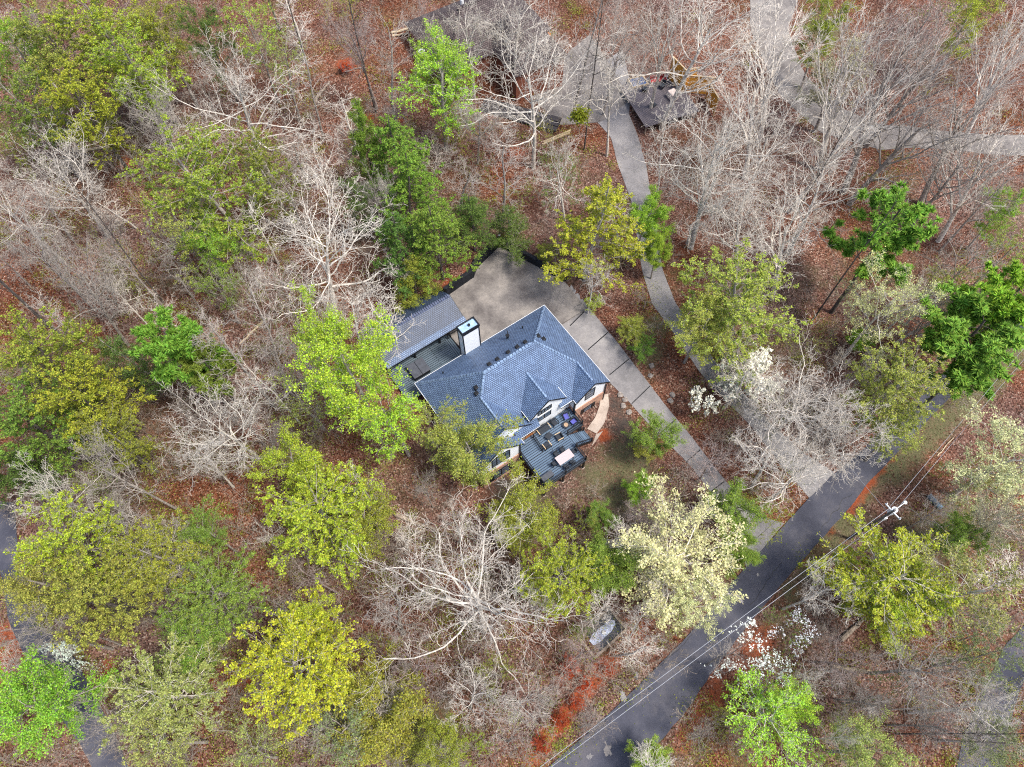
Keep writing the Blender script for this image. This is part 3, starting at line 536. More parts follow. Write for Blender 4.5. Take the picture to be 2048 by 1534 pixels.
# ---------------------------------------------------------------- neighbour's house etc.
nc = gat(985,115); nb = emp("neighbor_house", "brown shingled house half hidden behind bare branches at the top", "house", (nc[0],nc[1],nc[2]), radians(30))
def hip(mb, x0,x1,y0,y1,z,k,ins=None):
    d = (y1-y0)/2; zr = z+k*d; ym = (y0+y1)/2; i_ = d if ins is None else ins
    mb.poly([(x0,y0,z),(x1,y0,z),(x1-i_,ym,zr),(x0+i_,ym,zr)]); mb.poly([(x1,y1,z),(x0,y1,z),(x0+i_,ym,zr),(x1-i_,ym,zr)])
    mb.poly([(x0,y1,z),(x0,y0,z),(x0+i_,ym,zr)]); mb.poly([(x1,y0,z),(x1,y1,z),(x1-i_,ym,zr)])
r_ = MB(); hip(r_,-10,8,-4,9,4.2,.6); hip(r_,-2,7,-10,3,4.3,.6,3); upface(r_); nr = r_.build("roof", M_BRSH, nb, uvs=True, solid=.15)
w_ = MB(); w_.box(-9.6,7.6,-3.6,8.6,-1.5,4.2); w_.box(-1.6,6.6,-9.6,-3,-1.5,4.3); w_.build("wall", mat("red_brown_siding",(.22,.08,.05),.8,.2,3), nb)
caps((-4,2.5,8.1),(2,2.5,8.1),M_BRSH,nr); caps((-10,-4,4.3),(-3.6,2.4,8.1),M_BRSH,nr)
MB().cyl((-2,5,6.2),.3,1.2,10).build("vent_pipe", M_TRIM, nr)
tw = emp("garden_turret", "small brown six sided sunroom with dark glass beside the brown roof", "sunroom", gat(1075,112), .4)
MB().cyl((0,0,-1),2.0,4.2,6).build("wall", mat("brown_cladding",(.20,.09,.06),.7,.2,3), tw); MB().cyl((0,0,3.22),1.5,.1,6).build("pane", M_GLASS, tw); MB().cyl((0,0,3.2),2.15,.08,6).build("roof_rim", M_WOOD, tw)
t = emp("satellite_dish","round white satellite dish on the brown roof edge","satellite dish",(nc[0]-10.1,nc[1]-4.5,gz(nc[0]-10,nc[1]-4)),0); z_=4.5
MB().cyl((0,0,0),.05,z_,8).build("mast", M_BLACK, t); MB().cyl((0,0,z_),.25,.12,16,.5).build("dish", M_TRIM, t); MB().cyl((0,0,z_+.121),.2,.02,12).build("dish_center", M_BLACK, t)
# neighbour deck with amber screens
nd = gat(1318,205); dk = emp("neighbor_deck", "weathered grey lilac deck beside the neighbouring driveway", "deck", nd, radians(20))
MB().box(-4.6,4.2,-4.6,4.6,.75,.85).build("board", M_NDECK, dk, uvs='y')
for sx in (-4.3,3.9):
    for sy in (-4.3,0,4.3): MB().box(sx-.08,sx+.08,sy-.08,sy+.08,-1,.75).build("post", M_BARKL, dk)
M_AMB = brickish("amber_board", (.78,.40,.06), (.66,.30,.05), (.28,.12,.02), 9, .16, .02, .6, .25, .3)
def screen(px,py,rz,wd,hh,label):
    p = gat(px,py); t = emp("privacy_screen",label,"privacy screen",(p[0],p[1],p[2]),rz,"amber timber privacy screens")
    b = MB(); b.box(-wd/2,wd/2,-.04,.04,.3,hh); b.build("panel", M_AMB, t, uvs=True)
    b = MB(); b.box(-wd/2-.1,wd/2+.1,-.09,.09,hh,hh+.1); b.box(-wd/2-.1,-wd/2,-.08,.08,-.2,hh); b.box(wd/2,wd/2+.1,-.08,.08,-.2,hh); b.build("screen_frame", M_TAN, t)
screen(1349,178,radians(-62),3.6,4.4,"amber timber screen standing at the deck corner, turned edge on"); screen(1366,177,radians(12),3.4,3.4,"amber timber screen with pale cap rail behind the deck"); screen(1396,190,radians(-8),3.6,3.3,"amber timber screen between the deck and the big white tree"); screen(1418,216,radians(-75),3.2,3.2,"amber timber screen at the end of the row, farthest from the deck")
def boxthing(name,label,cat,px,py,z,rz,parts):
    p = gat(px,py); t = emp(name,label,cat,(p[0],p[1],p[2]+z),rz)
    for nm,m,bx,bv in parts:
        mb = MB()
        for q in bx: mb.box(*q)
        mb.build(nm,m,t,bevel=bv)
M_PINK = mat("pale_pink_cover",(.72,.60,.54),.8,.12,4); M_RED = mat("red_canvas",(.32,.025,.03),.7,.2,4); M_BLU = mat("blue_pond_liner",(.06,.10,.22),.3,.4,2)
boxthing("covered_grill","pale pink covered grill on the neighbouring deck","grill",1342,206,.85,.5,[("cover",M_PINK,[(-.6,.6,-.75,.75,.05,1.2)],.15),("leg",M_BLACK,[(-.5,-.4,-.6,-.5,0,.1)],0),("leg",M_BLACK,[(.4,.5,.5,.6,0,.1)],0)])
boxthing("raised_pond","blue lined raised pond with timber rim beside the deck","pond",1275,169,0,.3,[("rim",M_TAN,[(-1.3,1.3,-1,-.85,0,.6),(-1.3,1.3,.85,1,0,.6),(-1.3,-1.15,-.85,.85,0,.6),(1.15,1.3,-.85,.85,0,.6)],0),("liner",M_BLU,[(-1.15,1.15,-.85,.85,.1,.5)],0)])
boxthing("canoe_bench","dark red slatted garden bench against the deck","bench",1316,165,0,.2,[("seat",M_RED,[(-1.3,1.3,-.35,.35,.45,.55)],.03),("backrest",M_RED,[(-1.3,1.3,.35,.45,.5,1.1)],.03),("leg",M_BLACK,[(-1.2,-1.1,-.3,.3,0,.45)],0),("leg",M_BLACK,[(1.1,1.2,-.3,.3,0,.45)],0)])
for i,(px,py,rz,l) in enumerate([(1288,190,1.2,"dark deck chair nearest the pond"),(1322,183,-.6,"dark blue deck chair in front of the red bench"),(1304,222,2.3,"dark folding deck chair at the lower end of the weathered deck")]):
    boxthing("deck_chair",l,"chair",px,py,.85,rz,[("seat",M_DGREY,[(-.35,.35,-.4,.35,.35,.42)],.02),("backrest",M_DGREY,[(-.35,.35,.35,.42,.4,1.05)],.02),("leg",M_BLACK,[(-.34,-.28,-.38,.38,0,.35)],0),("leg",M_BLACK,[(.28,.34,-.38,.38,0,.35)],0)])
boxthing("boardwalk","brown timber boardwalk leading to the grey turning area","boardwalk",1040,232,0,radians(-22),[("board",M_NDECK,[(-6,6,-1.3,-.5,.1,.3),(-6,6,-.4,.4,.15,.35),(-6,6,.5,1.4,.2,.4)],0),("joist",M_BARKL,[(-5,-4.8,-1.3,1.4,-.4,.1),(4.8,5,-1.3,1.4,-.4,.1)],0)])
boxthing("flower_box","orange timber edging pile behind the big bare tree","timber",1112,277,0,radians(28),[("plank",M_TAN,[(-2.4,2.2,-.25,-.02,.02,.25)],0),("plank",M_TAN,[(-2.0,2.6,.06,.3,.02,.25)],0)])
# tank pit
p = gat(1204,1266); M_WAT = mat("dark_water",(.01,.014,.02),.06,.3,1,spec=1.0); M_SKYREFL = mat("painted_sky_reflection",(.42,.47,.62),.25,.6,2.5,spec=.8)
t = emp("sunken_basin","timber edged sunken basin of dark water with painted sky reflection and round white float","basin",(p[0],p[1],p[2]+.05),radians(38))
b = MB(); b.box(-2.4,2.4,-1.5,-1.25,-.1,.25); b.box(-2.4,2.4,1.25,1.5,-.1,.25); b.box(-2.4,-2.15,-1.25,1.25,-.1,.25); b.box(2.15,2.4,-1.25,1.25,-.1,.25); b.build("basin_rim", M_BARKL, t)
MB().box(-2.15,2.15,-1.25,1.25,-.02,.06).build("water_surface", M_WAT, t)
b = MB(); rr = random.Random(5)
b.poly([((1.75+.22*rr.random())*cos(a_*pi/14), (.5+.16*rr.random())*sin(a_*pi/14), .075) for a_ in range(28)])
b.build("sky_reflection_patch", M_SKYREFL, t); MB().cyl((.15,-.1,.07),.27,.14,16,.22).build("float", M_TRIM, t)  # pale patch on the water: sky reflection painted as a flat colour
# utility pole and wires
PT = at(1790,1020,10.5); pz = gz(PT[0],PT[1]); up = emp("utility_pole","weathered utility pole with white transformer beside the lane","utility pole",(PT[0],PT[1],pz))
M_POLE = mat("weathered_pole",(.16,.145,.14),.9,.3,3); M_GALV = mat("galvanised",(.75,.78,.82),.35,.1,5); M_WIRE = mat("grey_cable",(.33,.35,.39),.4,.1,3)
HP = 10.5-pz
MB().tube([(0,0,-.5),(0,0,HP/2),(0,0,HP)],[.17,.15,.11],10).build("pole", M_POLE, up)
ddir = (at(1100,1534,9)-at(1790,1020,9))[:2]; ddir /= np.linalg.norm(ddir); pdr = np.array([-ddir[1],ddir[0]])
MB().bar((pdr[0]*-1.0,pdr[1]*-1.0,HP-.5),(pdr[0]*1.0,pdr[1]*1.0,HP-.5),.11,.13).build("crossarm", M_GALV, up)
tr_ = MB().cyl((ddir[0]*-.55,ddir[1]*-.55,HP-1.9),.32,1.1,14).build("transformer", M_GALV, up, bevel=.03); MB().cyl((ddir[0]*-.55,ddir[1]*-.55,HP-.8),.1,.3,8,.06).build("bushing", M_TRIM, tr_)
MB().box(.1,.45,-.15,.15,HP-3.3,HP-2.6).build("cutout_box", M_GALV, up)
for s_ in (-.9,-.1,.9): MB().cyl((pdr[0]*s_,pdr[1]*s_,HP-.43),.07,.25,8,.05).build("insulator", M_TRIM, up)
MB().bar((0,0,HP-.1),(-ddir[0]*1.3,-ddir[1]*1.3,HP+.15),.07).build("lamp_arm", M_GALV, up); MB().cyl((-ddir[0]*1.4,-ddir[1]*1.4,HP+.05),.2,.14,12,.14).build("street_lamp_head", M_TRIM, up)
E1 = at(1010,1600,9.3); E2 = at(2200,540,9.6)
def cable(a_,b_,label,r=.022,sag=.5):
    mb = MB(); mb.tube([(a_[0]+(b_[0]-a_[0])*t,a_[1]+(b_[1]-a_[1])*t,a_[2]+(b_[2]-a_[2])*t-sag*4*t*(1-t)) for t in np.linspace(0,1,25)],r,5)
    o = mb.build("power_line", M_WIRE); tag(o,label,"cable","power lines on the utility pole")
for s_,l1,l2,zo in [(-.42,"upper of the close pair of power lines crossing the lane","power line from the pole up along the grassy verge, lane side",-.3),(.12,"lower of the close pair of power lines crossing the lane","power line from the pole up along the grassy verge, wood side",-.45)]:
    o3 = np.array([pdr[0]*s_,pdr[1]*s_,zo]); cable(PT+o3,E1+o3,l1,.024); cable(PT+o3*np.array([1.2,1.2,1]),E2+o3*np.array([1.6,1.6,1]),l2,.02)
cable(PT+np.array([0,0,-1.2]),at(1660,880,6.5),"thin service cable running from the pole across the lane",.02,.3)
# drain pipe
p = gat(1868,1006); t = emp("culvert_pipe","short blue grey culvert pipe lying on the leaves","pipe",(p[0],p[1],p[2]+.28),0)
q1 = gat(1856,992)-p; q2 = gat(1880,1018)-p; M_PIPE = mat("blue_grey_pipe",(.16,.24,.32),.5,.15,3)
MB().tube([(q1[0],q1[1],.0),(0,0,0),(q2[0],q2[1],.0)],.3,14).build("pipe_body", M_PIPE, t, smooth=True); MB().tube([(q1[0]*1.02,q1[1]*1.02,.0),(q1[0]*.9,q1[1]*.9,0)],.34,14).build("collar", M_PIPE, t)
# logs and rocks
def log(p,q,r,m,label):
    a_, b_ = gat(*p), gat(*q); n = 8; mb = MB(); rr = random.Random(int(p[0]))
    pts = [(a_[0]+(b_[0]-a_[0])*t+rr.uniform(-.08,.08),a_[1]+(b_[1]-a_[1])*t+rr.uniform(-.08,.08),0) for t in np.linspace(0,1,n)]
    pts = [(x,y,gz(x,y)+r*.8) for x,y,_ in pts]; mb.tube(pts,[r*(1-.05*i) for i in range(n)],8)
    for k in range(4):
        i = rr.randrange(1,n-1); x,y,z = pts[i]; mb.tube([(x,y,z),(x+rr.uniform(-1,1),y+rr.uniform(-1,1),z+rr.uniform(.2,.8))],[r*.35,r*.1],5)
    o = mb.build("fallen_log", m); tag(o,label,"log","fallen logs on the forest floor")
for a_ in [((783,68),(840,54),.22,M_LOGW,"pale peeled log uphill of the lime topped tree, upper one"),((785,74),(828,66),.18,M_LOGW,"pale peeled log uphill of the lime topped tree, lower one"),((628,205),(660,165),.2,M_BARKL,"grey log leaning uphill beside the big white tree"),((150,303),(262,294),.22,M_LOGW,"long pale log left of the olive leaf crown"),((1662,1333),(1748,1346),.22,M_LOGW,"split pale log below the white dogwoods"),((1680,1280),(1725,1240),.3,M_BARKL,"thick grey log with broken roots beside the dogwood"),
  ((1873,913),(1906,876),.08,M_LOGW,"thin pale log on the verge beyond the lane"),((790,1030),(875,1060),.26,M_BARKL,"dark log above the great white oak"),((1535,1000),(1500,1060),.12,M_LOGW,"thin log between the two driveways"),((468,380),(520,470),.2,M_BARKL,"brown log under the olive leaf crown"),((860,920),(905,905),.1,M_LOGW,"short stick log beside the left house corner"),((530,640),(480,690),.16,M_LOGW,"tan log behind the bright pine"),((1270,1240),(1330,1215),.12,M_BARKL,"thin log beside the sunken basin")]: log(*a_)
rr = random.Random(11)
for i,(px,py,l) in enumerate([(1303,732,"pale boulder close to the driveway edge"),(1301,752,"flat grey boulder below the pale one"),(1345,790,"grey boulder left of the small white dogwood"),(1340,802,"smaller boulder left of the small white dogwood"),(1240,790,"rounded rock in the stone pile by the walkway"),(1250,800,"flat rock in the stone pile by the walkway"),(1246,812,"dark rock lowest in the walkway pile"),(1258,825,"small rock beside the walkway pile"),(999,470,"white stone at the tip of the retaining wall"),(978,480,"small white stone behind the retaining wall"),(1175,600,"white stone on the driveway edge")]):
    p = gat(px,py); bmx = bmesh.new(); bmesh.ops.create_icosphere(bmx,subdivisions=2,radius=.38 if i < 8 else .16)
    for v_ in bmx.verts: v_.co *= rr.uniform(.75,1.15); v_.co.z *= .5
    me = bpy.data.meshes.new("rock"); bmx.to_mesh(me); bmx.free(); me.materials.append(M_TRIM if i > 7 else M_ROCK); o = bpy.data.objects.new("rock",me); COL.objects.link(o); o.location = (p[0],p[1],p[2]+.1); tag(o,l,"rock","rocks")
#TREES
# ---------------------------------------------------------------- trees
# level: (n children, f0, f1, angle deg, length ratio, radius ratio, segments, jitter, upturn)
def skel(seed, H, R0, trunk_f, levels, dome='oak', lean=.02, tw=1.0):
    rr = random.Random(seed); out = []; rmin = .013*tw
    def br(p, d, L, r, lv, jit, up, seg, tap):
        pts = [p]; rad = [r]; ds = [d]
        for i in range(seg):
            dx, dy, dz = d; dx += rr.gauss(0,jit); dy += rr.gauss(0,jit); dz += rr.gauss(0,jit)+up; n = math.sqrt(dx*dx+dy*dy+dz*dz)+1e-9; d = (dx/n,dy/n,dz/n)
            s = L/seg; p = (p[0]+d[0]*s,p[1]+d[1]*s,p[2]+d[2]*s); pts.append(p); rad.append(max(rmin*.7, r*(1-(1-tap)*(i+1)/seg))); ds.append(d)
        out.append((lv,pts,rad))
        if lv >= len(levels): return
        n,f0,f1,ang,lr,rrt,sg,jt,upc = levels[lv]; az = rr.uniform(0,6.28)
        for k in range(n):
            f = f0+(f1-f0)*(k+rr.random()*.9)/n; x = f*seg; i = min(int(x),seg-1); t = x-i
            q = tuple(pts[i][c]*(1-t)+pts[i+1][c]*t for c in range(3)); rq = rad[i]*(1-t)+rad[i+1]*t; dd = Vector(ds[i+1])
            az += 2.4+rr.uniform(-.5,.5); an = radians(ang*rr.uniform(.7,1.25)); o = dd.orthogonal().normalized(); o2 = dd.cross(o); sd = o*cos(az)+o2*sin(az)
            nd = dd*cos(an)+sd*sin(an)
            if lv == 0:
                if dome == 'oak': sh = .75+.35*sin(pi*min(1,(f-f0)/(1-f0+.01)+.1))
                elif dome == 'cone': sh = 1.12-.95*(f-f0)/(1-f0+.01)
                else: sh = .8+.3*(1-f)
                Lc = levels[0][4]*H*sh*rr.uniform(.8,1.15)
            else: Lc = L*lr*rr.uniform(.6,1.2)*(1.15-.45*f)
            br(q, tuple(nd.normalized()), Lc, max(rmin,min(rq*.9, rq*rrt*rr.uniform(.8,1.1))), lv+1, jt, upc, sg, .3)
    br((0,0,-.3), (rr.gauss(0,lean),rr.gauss(0,lean),1), H*trunk_f, R0, 0, .035, .05, 12, .3)
    return out
def tubes(polys, name, m):
    V = []; Fq = []; base = 0
    for lv,pts,rad in polys:
        k = 7 if rad[0] > .12 else (5 if rad[0] > .05 else 3)
        P = np.array(pts); n = len(P); T = np.gradient(P, axis=0); T /= np.linalg.norm(T,axis=1)[:,None]+1e-9
        ref = np.array([0,0,1.]) if abs(T[0,2]) < .8 else np.array([1.,0,0]); X = np.cross(T,ref); X /= np.linalg.norm(X,axis=1)[:,None]+1e-9; Y = np.cross(X,T)
        a_ = np.arange(k)*2*pi/k; r_ = np.array(rad)[:,None,None]
        V.append((P[:,None,:]+r_*(np.cos(a_)[None,:,None]*X[:,None,:]+np.sin(a_)[None,:,None]*Y[:,None,:])).reshape(-1,3))
        i = np.arange(n-1)[:,None]*k+np.arange(k)[None,:]; j = np.arange(n-1)[:,None]*k+(np.arange(k)[None,:]+1)%k
        Fq.append((np.stack([i,j,j+k,i+k],-1).reshape(-1,4))+base); base += n*k
    me = bpy.data.meshes.new(name); fast_mesh(me, np.concatenate(V), np.concatenate(Fq)); me.materials.append(m); me.polygons.foreach_set("use_smooth", np.ones(len(me.polygons),bool)); return me
def leafmesh(P, size, rs, name, m, flat=.5, tri=False, dirs=None, nrm=None):
    n = len(P); rs_ = np.random.RandomState(rs)
    N = rs_.normal(size=(n,3)); N[:,2] = np.abs(N[:,2])+flat*2; N /= np.linalg.norm(N,axis=1)[:,None]
    D = rs_.normal(size=(n,3)) if dirs is None else dirs; X = np.cross(N,D); X /= np.linalg.norm(X,axis=1)[:,None]+1e-9; Y = np.cross(N,X)
    if dirs is not None: Y = dirs; 
    s = size*rs_.uniform(.45,1.6,size=(n,1))
    if tri: w_ = s*.16; V = np.stack([P-X*w_, P+X*w_, P+Y*s],1); k = 3
    else: V = np.stack([P-Y*s*.55, P+X*s*.36, P+Y*s*.55, P-X*s*.36],1); k = 4
    me = bpy.data.meshes.new(name); fast_mesh(me, V.reshape(-1,3), np.arange(n*k).reshape(-1,k))
    a_ = me.attributes.new("rnd",'FLOAT','POINT'); a_.data.foreach_set("value", np.repeat(rs_.uniform(0,1,n),k).astype(np.float32)); me.materials.append(m); return me
def along(polys, lvmin, n, rs, sig, zs=.5, tipbias=1.0):
    """n points scattered along the polylines of level >= lvmin, weighted by length, in clumps of their own twig"""
    rs_ = np.random.RandomState(rs); segs = []
    for lv,pts,rad in polys:
        if lv >= lvmin:
            for i in range(1,len(pts)): segs.append((pts[i-1],pts[i]))
    S_ = np.array(segs); L_ = np.linalg.norm(S_[:,1]-S_[:,0],axis=1); wgt = L_*rs_.gamma(.7,1,len(L_)); wgt /= wgt.sum()
    idx = rs_.choice(len(L_), n, p=wgt); t = rs_.uniform(0,1,(n,1))**(1/tipbias); P = S_[idx,0]*(1-t)+S_[idx,1]*t; o = rs_.normal(0,sig,(n,3)); o[:,2] *= zs; return P+o
H0 = 18.0
SPEC = {
 'oak': dict(tf=.80, R=.30, lv=[(9,.42,1.0,54,.40,.62,9,.20,.05),(8,.12,1.0,46,.50,.58,7,.23,.03),(6,.15,1.0,44,.50,.55,5,.25,.02),(4,.15,1.0,42,.55,.6,3,.25,.0)], dome='oak'),
 'big': dict(tf=.74, R=.27, lv=[(15,.38,1.0,60,.42,.58,11,.16,.045),(7,.12,1.0,44,.48,.55,8,.20,.03),(6,.15,1.0,42,.50,.52,5,.22,.02),(3,.15,1.0,40,.5,.6,3,.24,.0)], dome='oak'),
 'spray': dict(tf=.93, R=.24, lv=[(34,.30,.98,66,.25,.32,7,.08,.03),(11,.12,1.0,48,.34,.4,3,.11,.0),(4,.2,1.0,40,.45,.6,2,.12,.0)], dome='oak'),
 'fan': dict(tf=.85, R=.33, lv=[(9,.30,1.0,32,.46,.62,7,.08,.05),(7,.2,1.0,28,.50,.60,6,.11,.04),(5,.2,1.0,28,.52,.55,4,.14,.03),(2,.2,1.0,28,.55,.6,3,.14,.02)], dome='oak'),
 'slim': dict(tf=.95, R=.16, lv=[(20,.25,1.0,50,.17,.42,5,.14,.05),(7,.2,1.0,42,.45,.5,3,.18,.03),(5,.2,1.0,40,.5,.6,3,.2,.0)], dome='x'),
 'leafy': dict(tf=.88, R=.26, lv=[(14,.34,1.0,52,.30,.45,6,.12,.06),(8,.2,1.0,42,.46,.5,4,.15,.03),(6,.2,1.0,42,.5,.5,3,.18,.01)], dome='oak'),
 'cone': dict(tf=.97, R=.20, lv=[(46,.20,.98,72,.27,.30,6,.07,.03),(8,.15,1.0,46,.36,.4,3,.12,.0),(4,.2,1.0,40,.4,.6,2,.12,.0)], dome='cone'),
 'pine': dict(tf=.95, R=.24, lv=[(20,.48,.99,62,.20,.35,5,.12,.05),(6,.35,1.0,45,.45,.45,3,.15,.06)], dome='oak'),
 'dog': dict(tf=.62, R=.11, lv=[(9,.35,1.0,62,.42,.45,6,.14,.03),(7,.2,1.0,45,.5,.5,4,.16,.01),(5,.2,1.0,42,.5,.5,3,.16,.0)], dome='oak'),
}
NV = {'oak':4,'spray':3,'big':4,'fan':3,'slim':3,'leafy':3,'cone':3,'pine':2,'dog':2}
SK = {}
def get_skel(kind, vi):
    if (kind,vi) not in SK:
        sp = SPEC[kind]; sk = skel(100*vi+len(kind)*7+3, H0, sp['R'], sp['tf'], sp['lv'], sp['dome'], tw=1.35 if kind in ('oak','fan') else (1.05 if kind == 'big' else 1.0))
        allp = np.array([p for lv,pts,_ in sk if lv >= 1 for p in pts]); cx, cy = np.median(allp[:,0]), np.median(allp[:,1])
        rad = np.percentile(np.hypot(allp[:,0]-cx,allp[:,1]-cy), 93); top = np.percentile(allp[:,2],99.5); zc = np.percentile(allp[:,2],60)
        SK[kind,vi] = (sk,rad,top,zc,(cx,cy))
    return SK[kind,vi]
MESH = {}
LEAFN = {'spray':(26000,.125,.085),'dense':(38000,.135,.24),'full':(42000,.13,.26),'mid':(20000,.13,.19),'sparse':(8500,.135,.12),'faint':(3600,.14,.1),'bud':(13000,.13,.16),'flower':(6500,.55,.12),'fsparse':(800,.38,.14)}
def get_mesh(kind, vi, foliage):
    sk = get_skel(kind,vi)[0]
    kt = (kind,vi,'t')
    if kt not in MESH:
        MESH[kt] = tubes([s for s in sk if s[0] <= 1],"trunk",M_BARK)
        MESH[kind,vi,'b'] = tubes([s for s in sk if s[0] >= 2],"branches",M_BARK)
    if foliage and (kind,vi,foliage) not in MESH:
        seed = vi*17+len(foliage)
        if kind == 'pine':
            rs_ = np.random.RandomState(seed); T_ = along(sk, 2, 620, seed, .15, 1.0, 4.0); C_n = T_; D_ = rs_.normal(size=(len(T_),48,3)); D_[:,:,2] += .6; D_ /= np.linalg.norm(D_,axis=2)[:,:,None]
            P = np.repeat(C_n,48,axis=0); MESH[kind,vi,foliage] = leafmesh(P, .40, seed, "crown", M_LEAF, tri=True, dirs=D_.reshape(-1,3))
        else:
            n,sz,sg = LEAFN[foliage]; lvm = len(SPEC[kind]['lv'])-(0 if kind in ('oak','big') else (1 if foliage in ('full','dense','mid') else 0))
            MESH[kind,vi,foliage] = leafmesh(along(sk,lvm,n,seed,sg,.6), sz, seed, "crown", M_PETAL if foliage in ('flower','fsparse') else M_LEAF, flat=1.2 if foliage in ('flower','fsparse') else .35)
    return MESH[kt], MESH[kind,vi,'b'], MESH.get((kind,vi,foliage))
BC = {'w':(.74,.68,.60),'g':(.46,.41,.365),'d':(.13,.11,.10),'p':(.46,.375,.345),'r':(.20,.115,.09)}
LC = {'lime':(.44,.62,.06),'yg':(.42,.48,.05),'ol':(.33,.36,.05),'ol2':(.39,.42,.08),'gr':(.23,.34,.05),'bg':(.32,.48,.05),'dk':(.14,.22,.045),'ye':(.52,.55,.045),'cr':(.70,.70,.33),'wh':(.92,.92,.86),'pi':(.24,.42,.06),'pk':(.50,.36,.33),'bf':(.48,.43,.28),'sg':(.26,.33,.13),'rd':(.50,.06,.02),'oy':(.40,.43,.12)}
TREES = []; TXY = []
def tree(kind, px, py, r_px, h, fol, lc, bc, label, base=False, cat="tree", group=None, vi=None, lean=None):
    rr = random.Random(int(px*7+py*13)); vi = rr.randrange(NV[kind]) if vi is None else vi
    sk,rad,top,zc,(cx,cy) = get_skel(kind,vi)
    if base: b = gat(px,py); cz = b[2]+h*.7
    else:
        z = 0.0
        for _ in range(6): c = at(px,py,z+h*zc/top); z = gz(c[0],c[1])
        b = np.array([c[0],c[1],z]); cz = c[2]
    r_m = r_px*depth((b[0],b[1],cz))/F_PX; s = r_m/rad; szz = h/top
    trm, brm, lfm = get_mesh(kind,vi,fol); rz = rr.uniform(0,6.28)
    x0 = b[0]-(cx*cos(rz)-cy*sin(rz))*s; y0 = b[1]-(cx*sin(rz)+cy*cos(rz))*s
    if base: x0, y0 = b[0], b[1]
    e_ = emp({'pine':'pine_tree','dog':'dogwood_tree' if fol in ('flower','fsparse') else 'small_tree'}.get(kind,'tree') if cat == 'tree' else cat.replace(' ','_'), label, cat, (x0,y0,gz(x0,y0)), rz, group or {'oak':'trees of the wood','big':'trees of the wood','fan':'trees of the wood','slim':'trees of the wood'}.get(kind,'leafing trees of the wood')); e_.scale = (s,s,szz)
    g = rr.uniform(.88,1.12); bcol = tuple(c*g for c in BC[bc])
    tc_ = BC['d'] if (kind in ('pine',) or bc == 'd') else tuple(c*.85 for c in bcol) if bc != 'w' else bcol
    t_ = bpy.data.objects.new("trunk",trm); COL.objects.link(t_); t_.parent = e_; t_.color = (*tc_,1)
    if lfm is None:
        c_ = bpy.data.objects.new("crown",brm); COL.objects.link(c_); c_.parent = e_; c_.color = (*bcol,1)
    else:
        c_ = bpy.data.objects.new("branches",brm); COL.objects.link(c_); c_.parent = e_; c_.color = (*tuple(c*.8 for c in bcol),1)
        l_ = bpy.data.objects.new("crown",lfm); COL.objects.link(l_); l_.parent = e_; l_.color = (*[min(.95,c*rr.uniform(.92,1.08)) for c in LC[lc]],1)
    TREES.append((px,py,r_px,label)); TXY.append((x0,y0,r_m)); return e_
